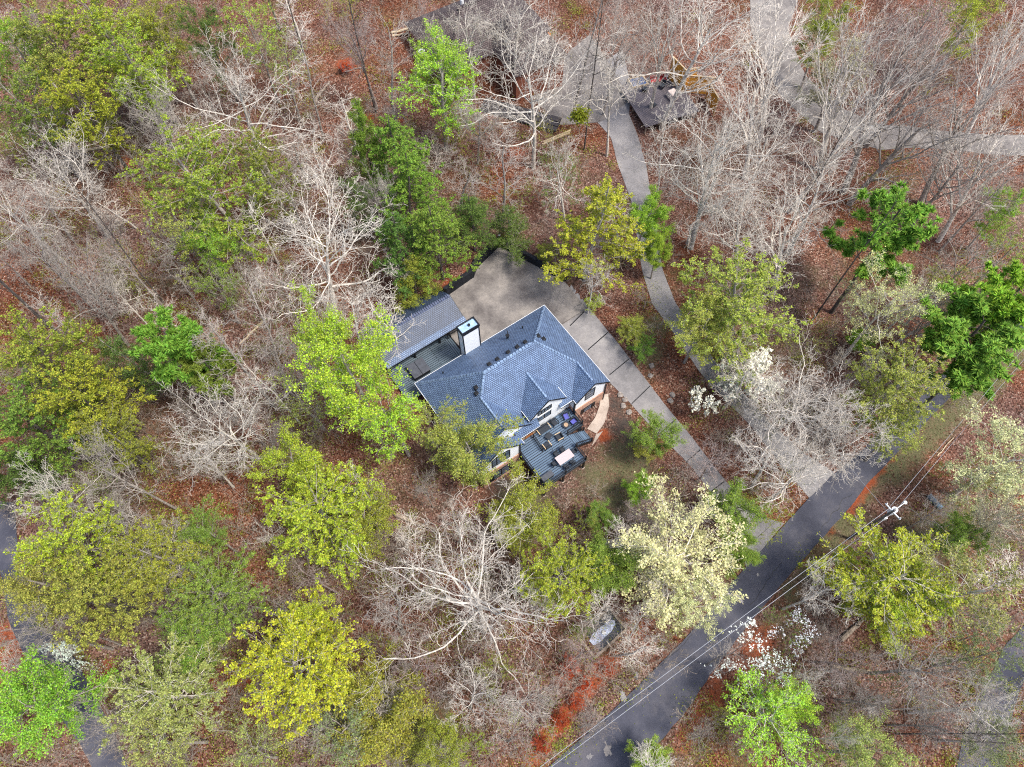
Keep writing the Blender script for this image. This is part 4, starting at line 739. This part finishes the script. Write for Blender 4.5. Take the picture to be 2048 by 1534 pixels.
# kind, px, py, radius px, height m, foliage, leaf colour, bark, label
TL = [
('big',478,185,155,21,0,0,'w',"great white barked bare tree spreading above the olive leaf crown"),
('big',640,470,155,20,0,0,'w',"wide bare pale tree tangled left of the dark evergreens"),
('big',115,340,105,19,0,0,'w',"bare white tree with forked trunk left of the olive leaf crown"),
('big',20,410,105,19,0,0,'w',"bare white tree with level branches at the left picture edge"),
('oak',212,480,70,16,0,0,'g',"smaller bare grey tree under the forked white tree"),
('oak',635,320,70,17,0,0,'w',"bare white tree between the olive leaf crown and the dark evergreens"),
('oak',300,235,75,17,0,0,'g',"bare grey tree tucked above the olive leaf crown"),
('slim',775,110,55,19,0,0,'g',"slender bare grey tree beside the lime topped tree"),
('big',1056,150,155,22,0,0,'w',"tall central bare white tree in front of the brown roof"),
('big',1425,45,155,24,0,0,'w',"huge white limbed tree rising behind the amber screens"),
('big',1430,290,140,24,0,0,'w',"leaning white limbed tree over the neighbouring driveway"),
('oak',1225,140,75,19,0,0,'w',"bare pale tree over the grey turning area"),
('slim',1190,60,45,22,0,0,'g',"straight grey tree at the top of the turning area"),
('oak',960,240,70,13,0,0,'g',"low bare grey tree left of the timber boardwalk"),
('oak',1110,330,80,13,0,0,'w',"low spreading white tree above the yellow green cone"),
('big',1440,345,115,21,0,0,'w',"fan branched pale tree standing on red leaves right of the driveway"),
('big',1535,270,115,21,0,0,'w',"fan branched tree second from the neighbouring driveway"),
('big',1640,335,120,21,0,0,'w',"fan branched tree just below the weathered grey lane"),
('fan',1790,130,125,24,0,0,'g',"largest fan branched tree above the weathered grey lane"),
('fan',1720,215,100,23,0,0,'w',"fan branched tree over the middle of the weathered lane"),
('fan',1850,240,105,23,0,0,'g',"fan branched tree over the right stretch of the weathered lane"),
('fan',1980,290,95,21,0,0,'w',"fan branched tree over the right end of the weathered lane"),
('fan',1510,150,90,21,0,0,'w',"fan branched tree over the lower bend of the weathered lane"),
('fan',1700,90,100,23,0,0,'w',"fan branched tree behind the cream petalled tree"),
('fan',1960,190,120,24,0,0,'g',"fan branched tree in the top right corner woods"),
('fan',1890,90,100,23,0,0,'g',"pinkish fan branched tree near the top right corner"),
('fan',2030,60,80,22,0,0,'w',"bare white tree cut by the top right corner"),
('fan',1560,60,100,22,0,0,'w',"fan branched tree over the upper bend of the weathered lane"),
('big',1929,320,105,20,0,0,'g',"bare tree leaning beyond the tufted pine"),
('oak',2010,360,70,18,0,0,'g',"bare grey tree at the right edge above the bright green bush"),
('big',1480,430,115,15,0,0,'w',"low bare white tree on red leaves above the big olive crown"),
('fan',1580,420,85,19,0,0,'w',"bare tree with parallel branches left of the tufted pine"),
('oak',1940,520,85,16,0,0,'g',"grey tangled bare tree right of the tufted pine"),
('big',154,540,95,20,0,0,'g',"bare ash grey tree above the big left leaf mass"),
('oak',60,480,70,18,0,0,'g',"bare grey tree nearest the left edge above the dark pine trunks"),
('big',430,850,125,20,0,0,'w',"large bare white tree below the bright tufted pine"),
('oak',200,935,85,19,0,0,'g',"bare pinkish grey tree left of the large white one"),
('oak',105,985,80,19,0,0,'w',"bare white tree near the lower left drive"),
('slim',455,700,60,20,0,0,'g',"thin leaning grey tree trailing from the bright tufted pine"),
('slim',520,620,55,17,0,0,'g',"thin bare grey tree between pine and lime tree"),
('slim',760,620,60,15,0,0,'w',"pale bare tree reaching over the patio cover roof"),
('oak',700,600,75,15,0,0,'w',"bare white tree at the left end of the patio cover"),
('big',919,1170,215,21,0,0,'w',"great white oak with the widest bare crown below the house"),
('slim',790,1215,80,17,0,0,'g',"slender bare tree on the left flank of the great white oak"),
('oak',1040,1420,75,16,0,0,'w',"small bare white tree low beside the red clay scar"),
('oak',946,1390,75,14,0,0,'w',"small bare white tree under the great white oak"),
('oak',985,1060,60,14,0,0,'w',"bare white tree directly above the great white oak"),
('oak',1160,1300,65,8,0,0,'p',"low twiggy thicket tree beside the sunken basin"),
('big',1605,805,135,17,0,0,'w',"broad bare white tree over the neighbouring driveway near the lane"),
('big',1595,940,105,15,0,0,'w',"bare white tree at the driveway mouth by the lane"),
('oak',1690,890,80,15,0,0,'w',"bare white tree between the broad bare tree and the lane"),
('oak',1545,885,85,14,0,0,'w',"bare white tree left of the broad bare tree over the driveway"),
('oak',1665,840,80,16,0,0,'w',"bare white tree right of the broad bare tree over the driveway"),
('oak',935,50,85,17,0,0,'w',"bare white tree spreading over the left of the brown roof"),
('oak',1040,30,80,18,0,0,'w',"bare white tree spreading over the right of the brown roof"),
('oak',1420,925,65,9,0,0,'p',"pinkish leafless shrub tree between the two driveways"),
('oak',1870,1345,90,18,0,0,'g',"bare grey tree spreading below the sparse yellow green crown"),
('oak',1985,1420,85,19,0,0,'w',"bare white tree over the lower right drive"),
('oak',1900,1460,60,16,0,0,'g',"small grey tree beside the lower right drive"),
('oak',66,1270,85,17,0,0,'g',"dark limbed bare tree over the lower left drive"),
('oak',200,1440,55,14,0,0,'g',"bare tree between the green mound and the pale gold crown"),
('oak',620,1150,60,13,0,0,'p',"low bare tree between the two yellow green crowns"),
('slim',1330,290,40,16,0,0,'w',"thin white tree right beside the neighbouring driveway bend"),
('oak',700,60,60,17,0,0,'p',"bare pinkish tree at the top by the peeled logs"),
('slim',610,130,45,17,0,0,'g',"thin bare tree right of the great white barked one"),
('oak',1290,1020,45,10,0,0,'p',"small leafless tree between driveway and cream crown"),
('oak',1250,60,60,18,0,0,'g',"bare grey tree beside the straight one at the top"),
('fan',1330,60,70,20,0,0,'w',"bare white tree left of the huge white limbed tree"),
('oak',860,40,50,15,0,0,'p',"bare tree against the left end of the brown roof"),
('oak',1840,640,60,13,0,0,'g',"small bare tree between budding crown and right hand pine"),
('oak',1690,1330,60,10,0,0,'p',"low bare thicket tree below the split pale log"),
('oak',330,480,60,15,0,0,'g',"bare tree below the olive leaf crown"),
('oak',560,560,60,14,0,0,'g',"bare grey tree under the wide tangled one"),
('oak',60,760,50,17,0,0,'g',"bare twig crown inside the big left leaf mass"),
('oak',740,380,45,14,0,0,'g',"bare tree at the left foot of the dark evergreens"),
('slim',1010,330,50,14,0,0,'g',"thin bare tree right of the lime topped tree"),
('oak',830,1330,70,12,0,0,'p',"low bare tree under the left side of the great white oak"),
('oak',1740,1400,60,10,0,0,'g',"low bare tree right of the bright green leafing tree"),
('slim',590,700,45,15,0,0,'g',"thin bare tree left of the lime tree"),
# leafy
('spray',205,60,85,19,'spray','yg','g',"yellow green tree top in the upper left group, nearest the top"),
('spray',110,90,85,19,'spray','ol2','d',"olive green crown in the upper left corner group"),
('spray',260,130,80,18,'spray','yg','g',"yellow green crown right of the upper left corner group"),
('spray',164,205,75,17,'spray','yg','d',"yellow green crown lowest of the upper left group"),
('spray',35,195,75,18,'spray','gr','g',"green crown at the upper left edge"),
('leafy',20,70,60,18,'mid','bg','g',"fresh green crown in the very top left corner"),
('leafy',300,50,60,17,'mid','ol','g',"olive crown at the top left of the dark green one"),
('leafy',403,55,50,15,'mid','dk','d',"dark green crown at the top beside the pale yellow one"),
('leafy',495,45,52,16,'sparse','lime','g',"pale yellow sparse crown at the top left"),
('leafy',565,110,50,14,'faint','ol2','g',"faint budding crown under the pale yellow one"),
('spray',400,355,120,20,'spray','ol','g',"large olive leaf crown in the upper left woods"),
('spray',520,325,60,18,'spray','ol','g',"right lobe tree of the large olive leaf crown"),
('leafy',350,440,70,16,'sparse','ol2','g',"thin yellow green crown below the large olive leaf crown"),
('leafy',415,478,52,13,'mid','bg','g',"small bright green tree below the olive leaf crown"),
('leafy',892,150,85,17,'sparse','lime','g',"lime topped tree in front of the brown roof"),
('leafy',884,112,60,17,'mid','lime','w',"bright lime tuft crown beside the brown roof"),
('leafy',690,730,112,24,'mid','lime','g',"brightest lime green tree leaning beside the patio cover"),
('leafy',650,680,62,25,'mid','lime','w',"topmost lime crown over the bare white branches"),
('leafy',770,830,80,17,'sparse','lime','g',"sparse lime crown by the left house corner"),
('leafy',600,795,60,13,'faint','ol2','g',"faint budding tree left of the brightest lime tree"),
('leafy',925,890,80,15,'mid','ol2','g',"soft olive green tree hiding the left gable windows"),
('leafy',870,850,55,12,'sparse','ol2','g',"sparse green tree by the left house wall"),
('cone',790,290,68,15,'spray','gr','d',"green evergreen at the top of the dark evergreen row"),
('cone',725,262,34,16,'dense','gr','d',"narrow pointed evergreen heading the dark row"),
('cone',820,365,70,15,'spray','gr','d',"broad green evergreen second in the dark row"),
('cone',866,456,68,14,'spray','gr','d',"full green evergreen closest to the retaining wall"),
('cone',800,480,60,13,'spray','dk','d',"dark evergreen behind the patio cover"),
('cone',942,425,48,10,'mid','dk','d',"dark olive evergreen above the retaining wall tip"),
('cone',1020,440,45,9,'mid','dk','g',"low olive evergreen right of the retaining wall tip"),
('leafy',720,400,40,11,'mid','dk','g',"dark small tree left of the broad evergreen"),
('cone',830,545,45,10,'mid','ol','d',"small olive evergreen touching the patio cover"),
('cone',1205,440,92,16,'spray','yg','g',"yellow green cone shaped tree above the driveway"),
('leafy',1300,425,40,12,'dense','bg','g',"bright green bushy tree left of the leaning white tree"),
('leafy',1312,490,32,9,'dense','bg','g',"bright green bush at the foot of the leaning white tree"),
('leafy',1090,487,22,5,'mid','ol','g',"small olive shrub right of the retaining wall"),
('spray',1480,595,118,17,'spray','ol2','g',"big round olive crown between the driveways"),
('leafy',1420,640,60,14,'mid','ol2','g',"left lobe of the big round olive crown"),
('pine',1782,450,80,20,'needle','pi','d',"bright tufted pine among the bare trees at right"),
('pine',1955,655,90,17,'needle','pi','d',"green pine overhanging the lane at the right"),
('pine',2020,600,68,18,'needle','bg','d',"lighter green pine at the right edge above the lane"),
('pine',1930,720,62,13,'needle','pi','d',"lower green pine touching the lane edge"),
('pine',345,680,62,18,'needle','pi','d',"bright tufted pine left of the lime green tree"),
('pine',415,735,48,14,'needle','gr','d',"lower right pine beside the bright tufted pine"),
('leafy',1673,140,68,14,'bud','bf','g',"cream petalled tree in the upper right woods"),
('leafy',1655,45,50,15,'mid','ol','g',"green crown above the cream petalled tree"),
('leafy',1946,25,50,16,'mid','yg','g',"yellow green crown at the top right"),
('leafy',1850,40,60,20,'faint','pk','g',"pink budding crown at the top right"),
('leafy',2015,415,38,12,'mid','bg','g',"bright green small tree at the right edge"),
('leafy',2025,500,55,14,'sparse','ol2','g',"yellow olive crown at the right edge below the green one"),
('leafy',1880,560,45,12,'sparse','ol2','g',"thin olive crown left of the right hand pine"),
('oak',1775,600,95,17,'bud','cr','w',"bare tree tipped with cream buds above the budding crown"),
('spray',1800,770,90,16,'spray','ol2','g',"soft yellow green budding crown beside the lane"),
('leafy',1790,850,60,12,'sparse','ol2','g',"lower budding crown touching the lane"),
('leafy',1717,676,24,4,'dense','bg','g',"small bright green bush under the cream tipped tree"),
('leafy',2030,930,92,16,'bud','cr','w',"cream budding tree at the right edge below the power line"),
('oak',2020,1040,60,15,'bud','bf','g',"buff budding tree below the cream one at the right edge"),
('spray',1780,1155,118,15,'spray','yg','w',"big yellow green tree beside the power lines"),
('leafy',1820,1190,80,13,'mid','yg','g',"lower yellow green crown merged with the big one by the power lines"),
('leafy',1970,1190,95,17,'sparse','oy','w',"sparse yellow speckled crown right of the big yellow green tree"),
('leafy',1925,1065,52,9,'mid','gr','g',"soft green low tree below the culvert pipe"),
('leafy',1545,1430,92,11,'sparse','lime','w',"bright green leafing tree at the bottom beside the lane"),
('leafy',1590,1410,50,10,'mid','lime','g',"denser bright green crown of the bottom leafing pair"),
('leafy',1735,1490,68,12,'bud','oy','g',"pale yellow blossoming tree at the bottom right"),
('leafy',1990,1300,60,14,'sparse','sg','g',"grey green thin crown beside the lower right drive"),
('leafy',2020,1490,60,14,'sparse','sg','g',"grey green crown in the bottom right corner"),
('leafy',1305,1522,42,5,'dense','bg','g',"bright green bush on the bottom edge of the lane"),
('spray',1125,1150,84,14,'spray','yg','g',"bright yellow green crown right of the great white oak"),
('leafy',1210,1125,60,10,'dense','gr','g',"green crown between the yellow green one and the cream one"),
('leafy',1350,1110,128,13,'bud','cr','w',"large round cream blossoming tree beside the lane"),
('leafy',1400,1195,62,11,'bud','cr','w',"lower cream blossoming tree hanging over the lane"),
('leafy',1320,865,52,8,'mid','gr','g',"green leafing tree covering the driveway edge"),
('leafy',1290,890,34,5,'mid','ol','g',"small olive shrub left of the driveway tree"),
('leafy',1470,1010,56,8,'mid','gr','g',"green tree beside the driveway mouth"),
('leafy',1478,1095,42,7,'dense','gr','g',"green bush beside the concrete apron at the lane"),
('leafy',1285,972,32,5,'dense','bg','g',"bright green bush at the lawn edge"),
('leafy',1195,1027,30,5,'dense','gr','g',"green bush under the lawn beside the yellow crown"),
('leafy',1045,1040,75,8,'mid','ol','g',"soft green thicket tree below the front deck"),
('leafy',1265,650,32,4,'mid','ol','g',"low olive shrub between the driveways, upper one"),
('leafy',1290,690,28,3.5,'mid','gr','g',"low green shrub between the driveways, lower one"),
('leafy',1190,605,20,2.5,'sparse','yg','g',"sprig of yellow green leaves over the driveway edge"),
('spray',100,720,98,19,'spray','ol','d',"olive green crown at the top of the big left leaf mass"),
('spray',60,840,90,18,'spray','gr','d',"green crown at the left edge of the leaf mass"),
('spray',165,800,90,18,'spray','yg','d',"yellow green crown in the middle of the big left leaf mass"),
('spray',225,870,58,15,'spray','ol','g',"olive crown at the lower right of the left leaf mass"),
('leafy',20,930,55,14,'dense','dk','d',"dark green crown at the left edge above the bare trees"),
('cone',246,715,52,14,'mid','dk','g',"dark olive evergreen beside the big left leaf mass"),
('leafy',430,560,50,11,'sparse','gr','g',"sparse green tree behind the bright tufted pine"),
('spray',640,1020,115,15,'spray','yg','g',"large yellow green crown left of the great white oak"),
('leafy',720,1040,72,12,'mid','ol','g',"olive side crown of the large yellow green tree"),
('leafy',590,915,58,15,'mid','yg','g',"small yellow green crown above the large yellow green tree"),
('spray',140,1080,95,17,'spray','yg','g',"yellow green crown beside the lower left drive"),
('leafy',60,1170,75,16,'mid','ol2','g',"olive crown over the upper part of the lower left drive"),
('spray',180,1190,95,17,'spray','ol2','d',"olive yellow crown in the middle of the lower left group"),
('spray',310,1110,80,15,'spray','ol','g',"dull green crown right of the lower left group"),
('leafy',395,1060,45,12,'mid','gr','g',"small green crown above the fresh green one at lower left"),
('spray',427,1195,95,13,'spray','gr','g',"fresh green crown between lower left group and yellow tree"),
('leafy',390,1290,65,10,'mid','gr','g',"low green crown below the fresh green one"),
('spray',598,1325,122,17,'spray','ye','g',"brightest yellow tree at the bottom left of the great oak"),
('leafy',600,1245,52,17,'mid','ye','g',"pointed yellow top above the brightest yellow tree"),
('leafy',68,1400,100,14,'mid','bg','g',"fresh green mound at the bottom left"),
('spray',325,1385,105,14,'spray','oy','w',"pale gold sparse crown left of the yellow tree"),
('leafy',310,1480,80,13,'sparse','oy','g',"lower pale gold crown at the bottom edge"),
('leafy',765,1435,105,11,'mid','ol','g',"dull olive thicket crown at the bottom below the great oak"),
('leafy',690,1470,75,11,'faint','sg','g',"grey green thicket crown right of the yellow tree"),
('leafy',880,1490,60,8,'mid','ol','g',"low olive crown at the bottom beside the clay scar"),
('leafy',500,1500,60,11,'faint','oy','g',"thin gold crown at the bottom edge"),
('dog',1478,755,66,7,'flower','wh','g',"white dogwood in full blossom over the neighbouring driveway"),
('dog',1515,725,52,7.5,'flower','wh','g',"white dogwood second of the blossoming pair, next to the olive crown"),
('dog',1400,797,34,6,'flower','wh','g',"small white dogwood on the red leaves"),
('dog',1605,1262,46,7,'fsparse','wh','g',"white dogwood beside the thick grey log"),
('dog',1500,1325,72,7,'fsparse','wh','g',"wide speckled white dogwood at the lane edge"),
('dog',1560,1335,45,6,'fsparse','wh','g',"speckled dogwood right of the wide one"),
('dog',128,1300,30,7,'flower','wh','g',"white dogwood over the lower left drive"),
('dog',188,1335,20,6,'fsparse','wh','g',"tiny white dogwood right of the lower left drive"),
('dog',1962,945,26,7,'fsparse','wh','g',"little white dogwood under the cream budding tree"),
]
for k,px,py,r,h,f,lc,bc,lb in TL:
    fol = {'needle':'needle'}.get(f,f) or None
    tree(k,px,py,r,h,fol,lc,bc,lb)
for px,py,h,r,lb in [(560,62,27,40,"tall dark pine trunk at the top beside the pale yellow crown"),(752,226,27,40,"tall reddish pine trunk rising past the peeled logs"),(102,657,26,45,"tall dark pine trunk at the left edge, upper of the pair"),(145,690,26,45,"tall dark pine trunk at the left edge, lower of the pair"),(328,606,25,40,"tall dark trunk ending above the bright tufted pine"),(1625,640,25,38,"dark pine trunk standing on clay between olive crown and cream tipped tree"),(1570,470,24,36,"brown pine trunk behind the fan branched trees"),(1168,300,27,40,"tall grey trunk crossing the turning area"),(620,150,26,36,"tall trunk at the top between white tree and peeled logs"),(1792,1468,24,38,"reddish pine trunk leaning over the lower right drive")]:
    tree('pine',px,py,r*.8,h,None,0,'d',lb,base=True)
# red leaved shrubs, mistletoe
for px,py,r,lb in [(523,762,14,"vivid red leaved shrub left of the brightest lime tree"),(509,858,12,"red leaved shrub right of the large bare white tree"),(688,130,16,"orange red shrub uphill by the tall pine trunks"),(1140,1338,20,"rusty red shrub at the upper end of the clay scar"),(1172,1368,16,"rusty red shrub in the middle of the clay scar"),(1150,1405,14,"small rusty shrub below the middle of the clay scar"),(1122,1445,18,"rusty red shrub low on the clay scar"),(1088,1492,18,"rusty red shrub at the lower end of the clay scar"),(1215,1338,12,"small rusty shrub nearest the sunken basin")]:
    tree('leafy',px,py,r,1.6,'mid','rd','g',lb,cat="shrub",group="red leaved shrubs",vi=0)
# thin understorey trees, one by one, each named after the tree it stands by
def blocked(x,y,mr=1.5):
    u_, v_ = uv(x,y)
    if -4 < u_ < 27.5 and -14 < v_ < 21: return True
    p = pj((x,y,gz(x,y))); X,Y = p
    if not (-60 < X < 2110 and -60 < Y < 1600): return True
    return bool(ROADMASK(X,Y))
RP = [[(1060,1570),(1261,1386),(1471,1157),(1615,1000),(1775,850),(1970,680),(2160,510),(2170,550),(1990,710),(1826,872),(1703,1012),(1567,1164),(1420,1350),(1250,1570)],
 [(1219,765),(1320,872),(1440,1010),(1492,1137),(1568,1047),(1470,985),(1340,822),(1216,662)],[(1060,190),(1180,70),(1262,100),(1292,330),(1325,540),(1440,735),(1545,850),(1700,930),(1630,1002),(1400,745),(1285,545),(1222,275),(1120,250)],
 [(1500,0),(1600,-10),(1610,150),(1880,262),(2060,270),(2060,310),(1760,300),(1560,190)],[(-40,1000),(28,1005),(72,1235),(205,1420),(265,1560),(200,1570),(75,1355)],[(860,0),(1050,0),(1110,170),(960,190)],[(1250,130),(1440,130),(1440,260),(1250,260)]]
def ROADMASK(X,Y): return any(bool(inpoly(np.array(X),np.array(Y),r_)) for r_ in RP)
VERGE = [(1720,960),(2070,680),(2070,850),(1860,1020),(1620,1200),(1440,1440),(1400,1380),(1580,1160)]
rr = random.Random(21); used = {}; cand = []
for _ in range(6000):
    px, py = rr.uniform(0,2048), rr.uniform(0,1534); p = gat(px,py)
    if blocked(p[0],p[1]): continue
    if px > 1230 and py < 650 and rr.random() < .8: continue
    if 1180 < px < 1300 and 860 < py < 1010: continue
    if bool(inpoly(np.array(px),np.array(py),VERGE)) or (1295 < px < 1400 and 690 < py < 850): continue
    if any(hypot(p[0]-a_,p[1]-b_) < 3.0 for a_,b_ in cand): continue
    near = sorted(TREES[:len(TL)], key=lambda t: hypot(t[0]-px,t[1]-py))[:4]; ok = False
    for t in near:
        dx, dy = px-t[0], py-t[1]; sd = ("right of" if dx > 0 else "left of") if abs(dx) > abs(dy) else ("below" if dy > 0 else "above")
        if (t[3],sd) not in used: used[t[3],sd] = 1; ok = True; break
    if not ok: continue
    cand.append((p[0],p[1])); h = rr.uniform(7,14)
    lbl = "thin sapling %s the %s" % (sd, t[3]); wds = lbl.split()[:16]
    while wds[-1] in ('the','of','at','a','in','by','and','with','left','right','beside','between','under','above','over','on','its','near','below','from','to','than','behind','nearest','lower','upper'): wds.pop()
    lvf = rr.random(); far_r = rr.uniform(28,58)
    if lvf < .66: tree(rr.choice(['slim','dog','oak','oak']),px,py,far_r,h,None,0,rr.choice('ggwww'),' '.join(wds),group="thin understorey trees")
    elif False: tree('dog',px,py,far_r,h,None,0,rr.choice('ggwww'),' '.join(wds),group="thin understorey trees")
    else: tree('dog',px,py,far_r,h*.8,rr.choice(['sparse','faint','faint']),rr.choice(['ol','ol2','ol2','yg','gr']),'g',' '.join(wds),group="thin understorey trees")
    if len(cand) >= 270: break
print("TREES", len(TREES), len(cand))
# mistletoe ball
p = at(1160,232,14); me = leafmesh(np.random.RandomState(4).normal(0,.5,(1200,3)), .22, 3, "mistletoe", M_LEAF); o = bpy.data.objects.new("mistletoe",me); COL.objects.link(o); o.location = p; o.color = (.22,.24,.02,1); tag(o,"round olive mistletoe clump hanging in bare branches by the turning area","mistletoe")
# undergrowth: twigs and low leaves nobody could count
def merged(name, gen, m, color, label):
    Vs, Fs, base, at_ = [], [], 0, []
    for V, Fq, rn in gen: Vs.append(V); Fs.append(Fq+base); base += len(V); at_.append(rn)
    me = bpy.data.meshes.new(name); fast_mesh(me, np.concatenate(Vs), np.concatenate(Fs)); a_ = me.attributes.new("rnd",'FLOAT','POINT'); a_.data.foreach_set("value", np.concatenate(at_).astype(np.float32)); me.materials.append(m)
    o = bpy.data.objects.new(name,me); COL.objects.link(o); o.color = (*color,1); tag(o,label,None,None,"stuff"); return o
def spots(n, seed, clump=None):
    rs_ = np.random.RandomState(seed); out = []
    while len(out) < n:
        px, py = rs_.uniform(-40,2088), rs_.uniform(-30,1560); p = gat(px,py)
        if blocked(p[0],p[1]): continue
        if px > 1230 and py < 600 and rs_.rand() < .72: continue
        if (1180 < px < 1310 and 850 < py < 1000) or bool(inpoly(np.array(px),np.array(py),VERGE)): continue
        if clump is not None and clump(px,py,p,rs_): continue
        out.append(p)
    return out
brs = [skel(900+i, 4.2, .035, .9, [(9,.1,1.0,48,.38,.6,4,.18,.04),(6,.2,1.0,42,.5,.6,3,.2,.02),(3,.2,1.0,40,.5,.7,2,.2,0)],'x',tw=.9) for i in range(5)]
brm = []
for s_ in brs:
    me = tubes(s_,"tmp",M_BARK); V = np.array([v.co[:] for v in me.vertices]); q = np.array([p.vertices[:] for p in me.polygons]); brm.append((V,q)); bpy.data.meshes.remove(me)
def gen_brush():
    rs_ = np.random.RandomState(5)
    for p in spots(850, 77):
        V,q = brm[rs_.randint(5)]; a_ = rs_.uniform(0,6.28); s_ = rs_.uniform(.5,1.5); c,sn = cos(a_),sin(a_); lx,ly = rs_.normal(0,.15,2)
        X = V[:,0]*c-V[:,1]*sn; Y = V[:,0]*sn+V[:,1]*c
        yield np.stack([(X+lx*V[:,2])*s_+p[0],(Y+ly*V[:,2])*s_+p[1],V[:,2]*s_*.8+p[2]],-1), q, np.full(len(V),rs_.uniform())
merged("undergrowth", gen_brush(), M_BARK, (.40,.34,.285), "tangled grey brown leafless brush over the forest floor")
def quads(P, size, rs_, flat):
    n = len(P); N = rs_.normal(size=(n,3)); N[:,2] = np.abs(N[:,2])+flat; N /= np.linalg.norm(N,axis=1)[:,None]; X = np.cross(N,rs_.normal(size=(n,3))); X /= np.linalg.norm(X,axis=1)[:,None]; Y = np.cross(N,X); s = size*rs_.uniform(.5,1.4,(n,1))
    return np.stack([P-Y*s*.55,P+X*s*.4,P+Y*s*.55,P-X*s*.4],1).reshape(-1,3), np.arange(4*n).reshape(-1,4), np.repeat(rs_.uniform(0,1,n),4)
def gen_low(n, seed, k, size):
    rs_ = np.random.RandomState(seed)
    for p in spots(n, seed, lambda px,py,q,r_: r_.rand() < .55 and 1250 < px < 1900 and py < 900):
        R_ = rs_.uniform(.7,1.9); P = rs_.normal(0,1,(k,3))*np.array([R_*.6,R_*.6,R_*.28]); P[:,2] = np.abs(P[:,2])+.1; yield quads(P+p, size, rs_, .6)
merged("ground_cover", gen_low(900,31,150,.12), M_LEAF, LC['ol'], "low olive green leafing brush scattered through the wood")
def gen_litter():
    rs_ = np.random.RandomState(9); N = 0
    n = 150000; x = rs_.uniform(-95,95,n); y = rs_.uniform(-6,122,n); fx = ((x-GX0)/GS).astype(int); fy = ((y-GY0)/GS).astype(int); tx = (x-GX0)/GS-fx; ty = (y-GY0)/GS-fy
    z = ZZ[fy,fx]*(1-tx)*(1-ty)+ZZ[fy,fx+1]*tx*(1-ty)+ZZ[fy+1,fx]*(1-tx)*ty+ZZ[fy+1,fx+1]*tx*ty
    P = np.stack([x,y,z],-1); q = (P-np.array([0,0,CAMH]))@RM; X = 1024+F_PX*q[:,0]/-q[:,2]; Y = 767-F_PX*q[:,1]/-q[:,2]; keep = np.ones(n,bool)
    X = X+rs_.normal(0,9,n); Y = Y+rs_.normal(0,9,n)
    for r_ in RP[:6]: keep &= ~inpoly(X,Y,r_)
    u_,v_ = uv(x,y); keep &= ~((u_>-3)&(u_<25)&(v_>-13)&(v_<20)); P = P[keep]+np.array([0,0,.04]); yield quads(P,.17,rs_,1.0)
merged("leaf_litter", gen_litter(), M_LEAF, (.20,.105,.07), "brown fallen leaves scattered over the forest floor")
